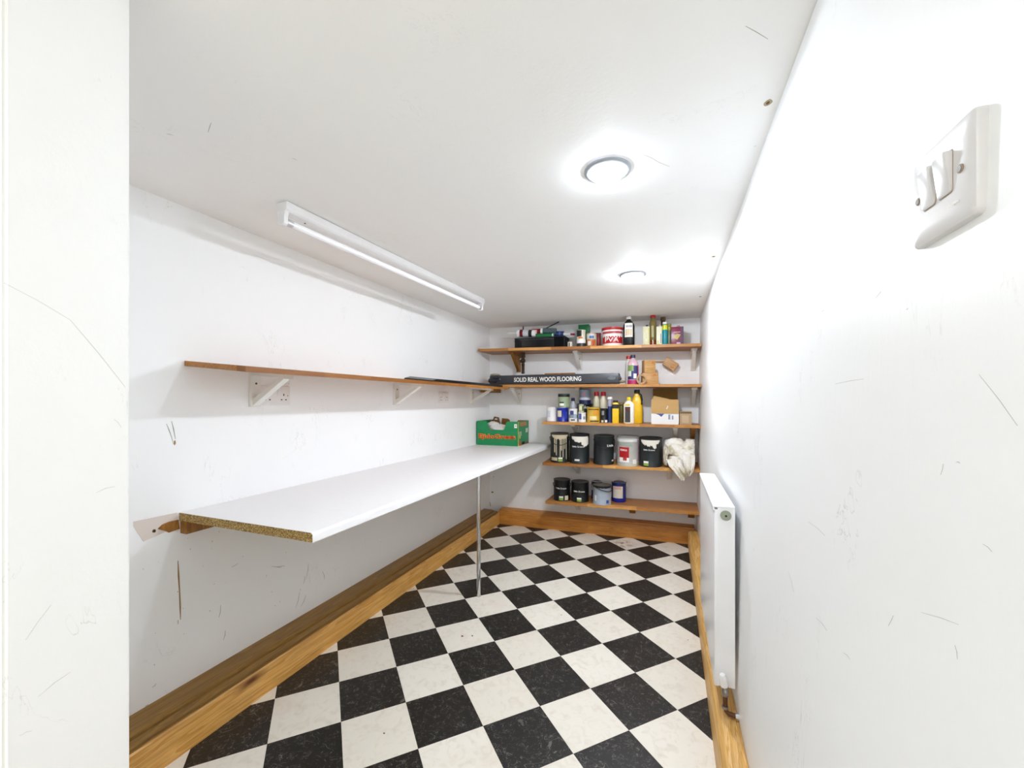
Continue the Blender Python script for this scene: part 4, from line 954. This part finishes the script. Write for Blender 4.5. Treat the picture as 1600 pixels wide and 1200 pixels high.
# ---- second shelf
s2 = SH[2]
xa = onY(765, 600, yf(-1.4)+.02).x; xb = onY(966.5, 600, yf(-.7)+.02).x
Yp = yf(-1.1)+.018; zp = max(s2.z(xa, Yp), s2.z(xb, Yp)); ztop = topz(-1.0, Yp, 585.2); PH = ztop-zp; PL = xb-xa
r = thing('flooring_pack', 'long dark pack of wood flooring with white lettering, lying on the second shelf', 'pack', ((xa+xb)/2, Yp+.075, zp), .02)
PK = cm('35373c', .35)
bm = bmx(); box(bm, -PL/2, PL/2, -.07, .07, 0, PH); obj('carton', bm, PK, r, bevel=.004)
ta = onY(803, 593, Yp).x; tb = onY(907.5, 593, Yp).x
lettering('lettering', 'SOLID REAL WOOD FLOORING', .040, TXT, r, ((ta+tb)/2-(xa+xb)/2, -.0705, PH*.50), width=tb-ta, bold=.022, ext=.0008)
def crumple(name, m, parent, c, size, seed, amp=.35, sub=4, flat_bottom=None):
    bm = bmx(); bmesh.ops.create_icosphere(bm, subdivisions=sub, radius=1)
    for v in bm.verts:
        n = noise.ridged_multi_fractal(v.co*1.6+Vector((seed, seed*2, 0)), 1, 2.2, 4, .7, 2)
        v.co *= 1+amp*(n-.9)*.5
        v.co = Vector((v.co.x*size[0], v.co.y*size[1], v.co.z*size[2]))+Vector(c)
        if flat_bottom is not None: v.co.z = max(v.co.z, flat_bottom)
    return obj(name, bm, m, parent, smooth=True)
crumple('plastic_wrap', cm('22252e', .22), r, (-PL/2+.055, -.008, PH*.52), (.105, .084, PH*.62), 3, .45, 4, 0.001)
crumple('clear_film', cm('6d737a', .15), r, (PL/2-.055, -.004, PH*.5), (.075, .079, PH*.60), 8, .3, 4, .001)
crumple('film_tail', cm('b5a98a', .3), r, (PL/2+.02, 0, .014), (.03, .03, .014), 5, .5, 3, .001)
bm = bmx(); box(bm, 0, .26, 0, .05, 0, .012); o = obj('wood_strip', bm, M_BROWNWOOD); xs = onY(851, 590, Yp+.05).x; o.location = (xs, Yp+.05, zp+PH+.001)
tag(o, 'thin brown wooden strip lying on top of the flooring pack', 'strip')
crp = crumple('crumpled_paper', cm('b3aa92', .8), None, (0, 0, .012), (.055, .04, .014), 2, .6, 4, .001); crp.location = (onY(773, 590, Yp+.06).x, Yp+.07, zp+PH); tag(crp, 'crumpled beige paper on the left end of the flooring pack', 'paper')
crp = crumple('crumpled_paper', cm('d5cfc0', .8), None, (0, 0, .006), (.10, .04, .008), 6, .4, 4, .001); crp.location = (onY(835, 590, Yp+.06).x, Yp+.08, zp+PH); tag(crp, 'flat pale paper scrap on the middle of the flooring pack', 'paper')
# black flat pack on the left shelf
ya, ye = onX(669, 595, XL+.25).y, 3.29
bm = bmx(); prof = [(XL+.06, 0), (XL+.285, 0), (XL+.280, .018), (XL+.08, .020)]
loft(bm, [[(X-XL, Y-ya, lz(X, Y)+dz-lz(XL, ya)) for X, dz in prof] for Y in (ya, ya+.06, ye)])
for v in bm.verts:
    if v.co.y < .01 and v.co.z > lz(XL+.2, ya)-lz(XL, ya)+.008: v.co.z -= .012
o = obj('flat_black_pack', bm, cm('141416', .3)); o.location = (XL, ya, lz(XL, ya)+.0006); tag(o, 'thin flat black pack lying on the far end of the left shelf', 'pack')
# iron clamp hanging under the top shelf
xc = onY(817.5, 565, yb(-1.1)-.16).x; Yc = yb(xc)-.16; zt = SH[1].z(xc, Yc)-.024; zb = topz(xc, Yc, 584)
r = thing('iron_clamp', 'dark iron clamp hanging upright between the top shelf and the flooring pack', 'clamp', (xc, Yc, zt))
Lc = zt-zb
bm = bmx(); box(bm, -.013, .013, -.006, .006, -Lc, 0); obj('bar', bm, BRONZE, r, bevel=.002)
bm = bmx(); box(bm, -.018, .018, -.012, .012, -.05, 0); obj('fixed_jaw', bm, BRONZE, r, bevel=.004)
bm = bmx(); tube(bm, [(-.022, 0, -.075), (.016, 0, -.075)], .018, 12); tube(bm, [(-.03, 0, -.062), (-.02, 0, -.062)], .006, 8); obj('sliding_jaw', bm, BRONZE, r, smooth=True)
bm = bmx(); lathe(bm, [(.012, -Lc), (.016, -Lc+.012), (.010, -Lc+.03)], 12); lathe(bm, [(.013, -Lc*.62), (.017, -Lc*.58), (.012, -Lc*.52)], 12); obj('screw_handle', bm, BRONZE, r, smooth=True)
bm = bmx(); tube(bm, [(-.021, -.012, -.062), (-.021, -.016, -.062)], .005, 8); obj('stud', bm, WH, r)
# bottles
bottle('cleaner_bottle', 'white bottle with a red cap behind the pink bottle on the second shelf', 2, 977.5, 987.5, 556.5, .12, cm('e6e2dc', .3), RED, 4.5, neck=.7, shoulder=.86)
bottle('cleaner_bottle', 'pink bottle with a dark cap and a green and purple label', 2, 980.5, 997.5, 554.5, .05, cm('d7b3bd', .15), NAVY, 4.8, neck=.36, shoulder=.74, flat=.7, bands=[(.0, .16, MAG)], patches=[(-1.1, 1.0, .18, .70, PURP, 'label_panel'), (-1.1, .1, .50, .72, cm('7fa052'), 'label_panel'), (-1.1, -.3, .3, .5, cm('c9d0c0'), 'label_panel'), (.1, .7, .22, .4, LBL, 'label_print'), (1.05, 1.45, .05, .72, MAG, 'label_panel')])
# timber offcuts
def block(name, lab, k, u0, u1, vt, off, dep, bz=None, yaw=0, w_extra=0):
    xa, xb, Y, z, h = bx_item(k, u0, u1, vt, off, dep)
    if bz is not None: h = h+z-bz; z = bz
    r = thing(name, lab, 'wood block', ((xa+xb)/2, Y+dep/2, z), yaw, 'timber offcuts on the second shelf'); w2 = (xb-xa)/2
    bm = bmx(); box(bm, -w2, w2, -dep/2, dep/2, 0, h); obj('block', bm, M_BLOCK, r, bevel=.002)
    bm = bmx(); streak(bm, [(w2*.3, -dep/2, h*.7), (w2*.5, -dep/2, h*.85), (w2*.75, -dep/2, h*.72)], .004, NYm); obj('red_mark', bm, cm('c4501e', .6), r); return z+h
zt2 = block('timber_offcut', 'pale timber offcut standing on the second shelf, under another one', 2, 1002, 1027, 582.5, .06, .085, yaw=.22)
block('timber_offcut', 'pale timber offcut stacked on top of another beside the pink bottle', 2, 1004, 1022, 562.5, .06, .075, bz=zt2+.0008, yaw=.35)
# left faces
p = onY(1030.5, 564, yf(-.3)+.25); 
xa = onY(1022, 563, yb(-.3)-.03).x; xb = onY(1040, 563, yb(-.3)-.03).x; zz = topz(xa, yb(-.3)-.03, 563.8)
bm = bmx(); box(bm, 0, xb-xa, -.03, 0, -.010, 0); o = obj('wood_strip', bm, M_BLOCK); o.location = (xa, yb(xa)-.0005, zz); tag(o, 'thin pale batten on the wall behind the upper timber offcut', 'strip')
cpt = onY(1049, 570, yb(-.2)-.05)
r = thing('tilted_block', 'timber block fixed at a slant to the back wall below the top shelf', 'wood block', (cpt.x, yb(cpt.x), cpt.z)); r.rotation_euler = (0, math.radians(35), 0)
bm = bmx(); box(bm, -.062, .045, -.09, -.0005, -.035, .035); obj('block', bm, M_BLOCK, r, bevel=.002)
bm = bmx(); streak(bm, [(.0, -.09, -.012), (.015, -.09, -.020), (.03, -.09, -.012)], .004, NYm); obj('red_mark', bm, cm('c4501e', .6), r)
# clear tape roll
x, Y, z = spot(2, 1002.5, .022)
r = thing('tape_roll', 'roll of clear tape standing against the lower timber offcut', 'tape', (x, Y, z+.040))
bm = bmx(); rings = [[(a*math.cos(2*PI*i/28), y, a*math.sin(2*PI*i/28)) for i in range(28)] for a, y in ((.040, -.009), (.040, .009), (.030, .009), (.030, -.009))]
loft(bm, rings+[rings[0]], False, False); obj('tape', bm, mat('amber_clear_tape', 'd9b084', .15, trans=.5), r, smooth=True)
bm = bmx(); rings = [[(a*math.cos(2*PI*i/28), y, a*math.sin(2*PI*i/28)) for i in range(28)] for a, y in ((.0298, -.010), (.0298, .010), (.0265, .010), (.0265, -.010))]
loft(bm, rings+[rings[0]], False, False); obj('core', bm, CARD, r, smooth=True)

# ---- dust sheet on the fourth shelf
s4 = SH[4]
pc = spot(4, 1062, .12)
bm = bmx()
def fold_blob(c, size, seed, amp, sub=5):
    b2 = bmesh.new(); bmesh.ops.create_icosphere(b2, subdivisions=sub, radius=1)
    for v in b2.verts:
        d = v.co.copy()
        n = noise.ridged_multi_fractal(d*.8+Vector((seed, 0, seed)), 1.2, 2.0, 3, .8, 2.0)
        n2 = noise.noise(d*2.2+Vector((0, seed, 0)))+.35*(1-abs(noise.noise(d*4.5+Vector((seed, seed, 0))))*2)
        v.co = d*(1+amp*((n-1.0)*.5+n2*.35))
        v.co = Vector((v.co.x*size[0], v.co.y*size[1], v.co.z*size[2]))+Vector(c)
    me = D.meshes.new('t'); b2.to_mesh(me); b2.free(); bm.from_mesh(me); D.meshes.remove(me)
fold_blob((-.035, .0, .140), (.095, .10, .085), 2.3, .4)
fold_blob((.045, -.03, .09), (.085, .09, .085), 7.1, .5)
fold_blob((.078, .02, .165), (.060, .09, .060), 4.4, .5)
fold_blob((-.01, .0, .06), (.10, .09, .055), 9.2, .5)
# hanging flaps over the shelf edge
def flap(pts, wid, seed):
    rings = []
    n = 9
    for i, p in enumerate(pts):
        p = Vector(p); row = []
        for j in range(n):
            t = j/(n-1)-.5; ww = wid*(1-.75*(i/(len(pts)-1))**1.5)
            row.append(p+Vector((t*ww, .014*math.sin(j*2.1+seed+i*.5), .006*math.sin(j*1.3+seed))))
        rings.append(row+[q+Vector((0, .006, 0)) for q in reversed(row)])
    loft(bm, rings)
flap([(.055, -.10, .11), (.06, -.138, .05), (.062, -.145, -.01), (.058, -.143, -.045)], .10, 1)
flap([(-.045, -.095, .07), (-.03, -.137, .02), (.0, -.145, -.02), (.018, -.143, -.058), (.02, -.142, -.085)], .11, 3)
flap([(-.10, -.07, .15), (-.108, -.09, .09), (-.106, -.098, .045), (-.10, -.10, .02)], .05, 5)
for v in bm.verts:
    if v.co.y > -.124 and v.co.z < .002: v.co.z = .002+random.random()*.003
    if v.co.x > .105: v.co.x = .105+(v.co.x-.105)*.1
    if v.co.x < -.122: v.co.x = -.122
o = obj('dust_sheet', bm, M_CLOTH, smooth=True); o.location = pc; o.rotation_euler[0] = math.atan(.012/.31)
tag(o, 'crumpled off-white dust sheet heaped at the right end of the fourth shelf', 'cloth')

# ------------------------------------------------------------------ produce crate on the worktop
CZ = WZ; CYf = 3.335
ca = onY(744.5, 675, CYf).x; cb = onY(809.5, 675, CYf).x; ca = max(ca, XL+.012)
CWd = cb-ca; CD = .285; hcz = topz(cb, CYf, 659)-CZ
r = thing('produce_crate', 'green cardboard produce crate with orange lettering on the far end of the worktop', 'crate', ((ca+cb)/2, CYf, CZ))
GC = cm('118a50', .45); GCD = cm('2b5c34', .5)
w2 = CWd/2; tk = .004
topc = []
def dipz(x):     # cut-out profile of the long sides
    t = x/w2; 
    k = max(0, min(1, (.5-abs(t+.02))/.16)); k = k*k*(3-2*k)
    return hcz-(.075*k)
xs = [-w2+CWd*i/40 for i in range(41)]
def cut_panel(bm, y0_, y1_):
    poly = [(-w2, 0), (w2, 0)]+[(x, dipz(x)) for x in reversed(xs)]
    prism(bm, poly, y0_, y1_)
bm = bmx(); cut_panel(bm, 0, tk); obj('front_panel', bm, GC, r)
bm = bmx(); cut_panel(bm, CD-tk, CD); obj('rear_panel', bm, CARDD, r)
bm = bmx(); box(bm, w2-tk, w2, tk, CD-tk, .012, hcz); obj('side_panel', bm, GC, r)
bm = bmx(); box(bm, -w2, -w2+tk, tk, CD-tk, 0, hcz); obj('side_panel', bm, GC, r)
bm = bmx(); box(bm, -w2+tk, w2-tk, tk, CD-tk, 0, tk); obj('base', bm, CARD, r)
bm = bmx(); box(bm, w2-.0015, w2+.0006, .0, .012, 0, hcz); obj('yellow_corner', bm, cm('d9c94a', .5), r)
for (y0_, y1_, z0_2, z1_, m, nm) in ((.05, .22, .80, .95, cm('b8702c'), 'side_print'), (.20, .26, .50, .68, cm('c9d4bc'), 'sticker'), (.02, .09, .40, .58, cm('8fae8a'), 'side_print'), (.03, .08, .02, .2, cm('b4502c'), 'side_print'), (.10, .17, .03, .14, DARKHOLE, 'hand_hole'), (.2, .27, .02, .12, cm('7a4a36'), 'side_print'), (.03, .06, .3, .42, cm('cfc93a'), 'side_print')):
    bm = bmx(); box(bm, w2-.001, w2+.0009, y0_, y1_, hcz*z0_2, hcz*z1_); obj(nm, bm, m, r)
bm = bmx(); box(bm, w2*.82, w2*.95, -.0008, .001, hcz*.74, hcz*.90); obj('sticker', bm, LBL, r)
bm = bmx(); box(bm, w2*.86, w2*.92, -.0014, .0, hcz*.81, hcz*.84); obj('sticker_print', bm, cm('3a3a3a'), r)
bm = bmx(); box(bm, -w2+.001, w2-.001, -.0006, .001, hcz*.625, hcz*.632); obj('fold_line', bm, cm('0c6a3c', .5), r)
lettering('lettering', 'EjidoGreen', .052, cm('d8301c', .5), r, (w2*-.02, -.0016, hcz*.345), width=CWd*.88, bold=.018, ext=.0008)
lettering('lettering_outline', 'EjidoGreen', .056, cm('f4b63e', .5), r, (w2*-.02, -.0006, hcz*.345), bold=.060, ext=.0006, scale=lettering.scale)
bm = bmx()
def fb2(c, size, seed, amp):
    global bm; fold_blob(c, size, seed, amp, 4)
fold_blob((-.01, .09, hcz*.62), (.13, .075, .052), 3.3, .35, 4)
fold_blob((.03, .17, hcz*.55), (.13, .08, .05), 6.3, .35, 4)
fold_blob((-.09, .13, hcz*.80), (.06, .06, .035), 1.3, .35, 4)
for v in bm.verts:
    v.co.x = max(-w2+.006, min(w2-.006, v.co.x)); v.co.y = max(.006, min(CD-.008, v.co.y))
o = obj('plastic_bag', bm, cm('efeeea', .35), smooth=True); o.location = ((ca+cb)/2, CYf, CZ); tag(o, 'crumpled white plastic bag filling the green produce crate', 'bag')
bm = bmx(); tube(bm, [(-.10, .22, hcz*.5), (-.13, .2, hcz*.95), (-.105, .19, hcz*1.12), (-.07, .19, hcz*1.10), (-.06, .2, hcz*.8)], .010, 10); o = obj('brown_handle', bm, cm('6b5434', .6), smooth=True); o.location = ((ca+cb)/2, CYf, CZ); tag(o, 'brown looped handle poking out of the green produce crate', 'handle')
bm = bmx(); prism(bm, [(-.06, hcz*.7), (.03, hcz*.7), (.028, hcz*1.0), (.01, hcz*1.06), (-.05, hcz*1.08)], .235, .243); o = obj('cardboard_piece', bm, cm('7a5526', .8)); o.location = ((ca+cb)/2, CYf, CZ); tag(o, 'brown cardboard piece standing at the back of the produce crate', 'cardboard')
# loose dirt specks on the floor tiles
bm = bmx()
for (u, v, rr_) in ((722, 994, .006), (738, 993.5, .005), (880, 948, .003), (877, 961, .003), (1058, 858, .003), (1075, 1000, .003), (600, 1146, .003), (948, 873, .003)):
    blob(bm, onZ(u, v, 0)+NZ*.0004, NX, Vector((0, 1, 0)), NZ, rr_, rr_*.8, 8, .3, .0006)
o = obj('dirt_speck', bm, mat('brown_dirt', '7a5a34', .9), floor); o['kind'] = 'stuff'
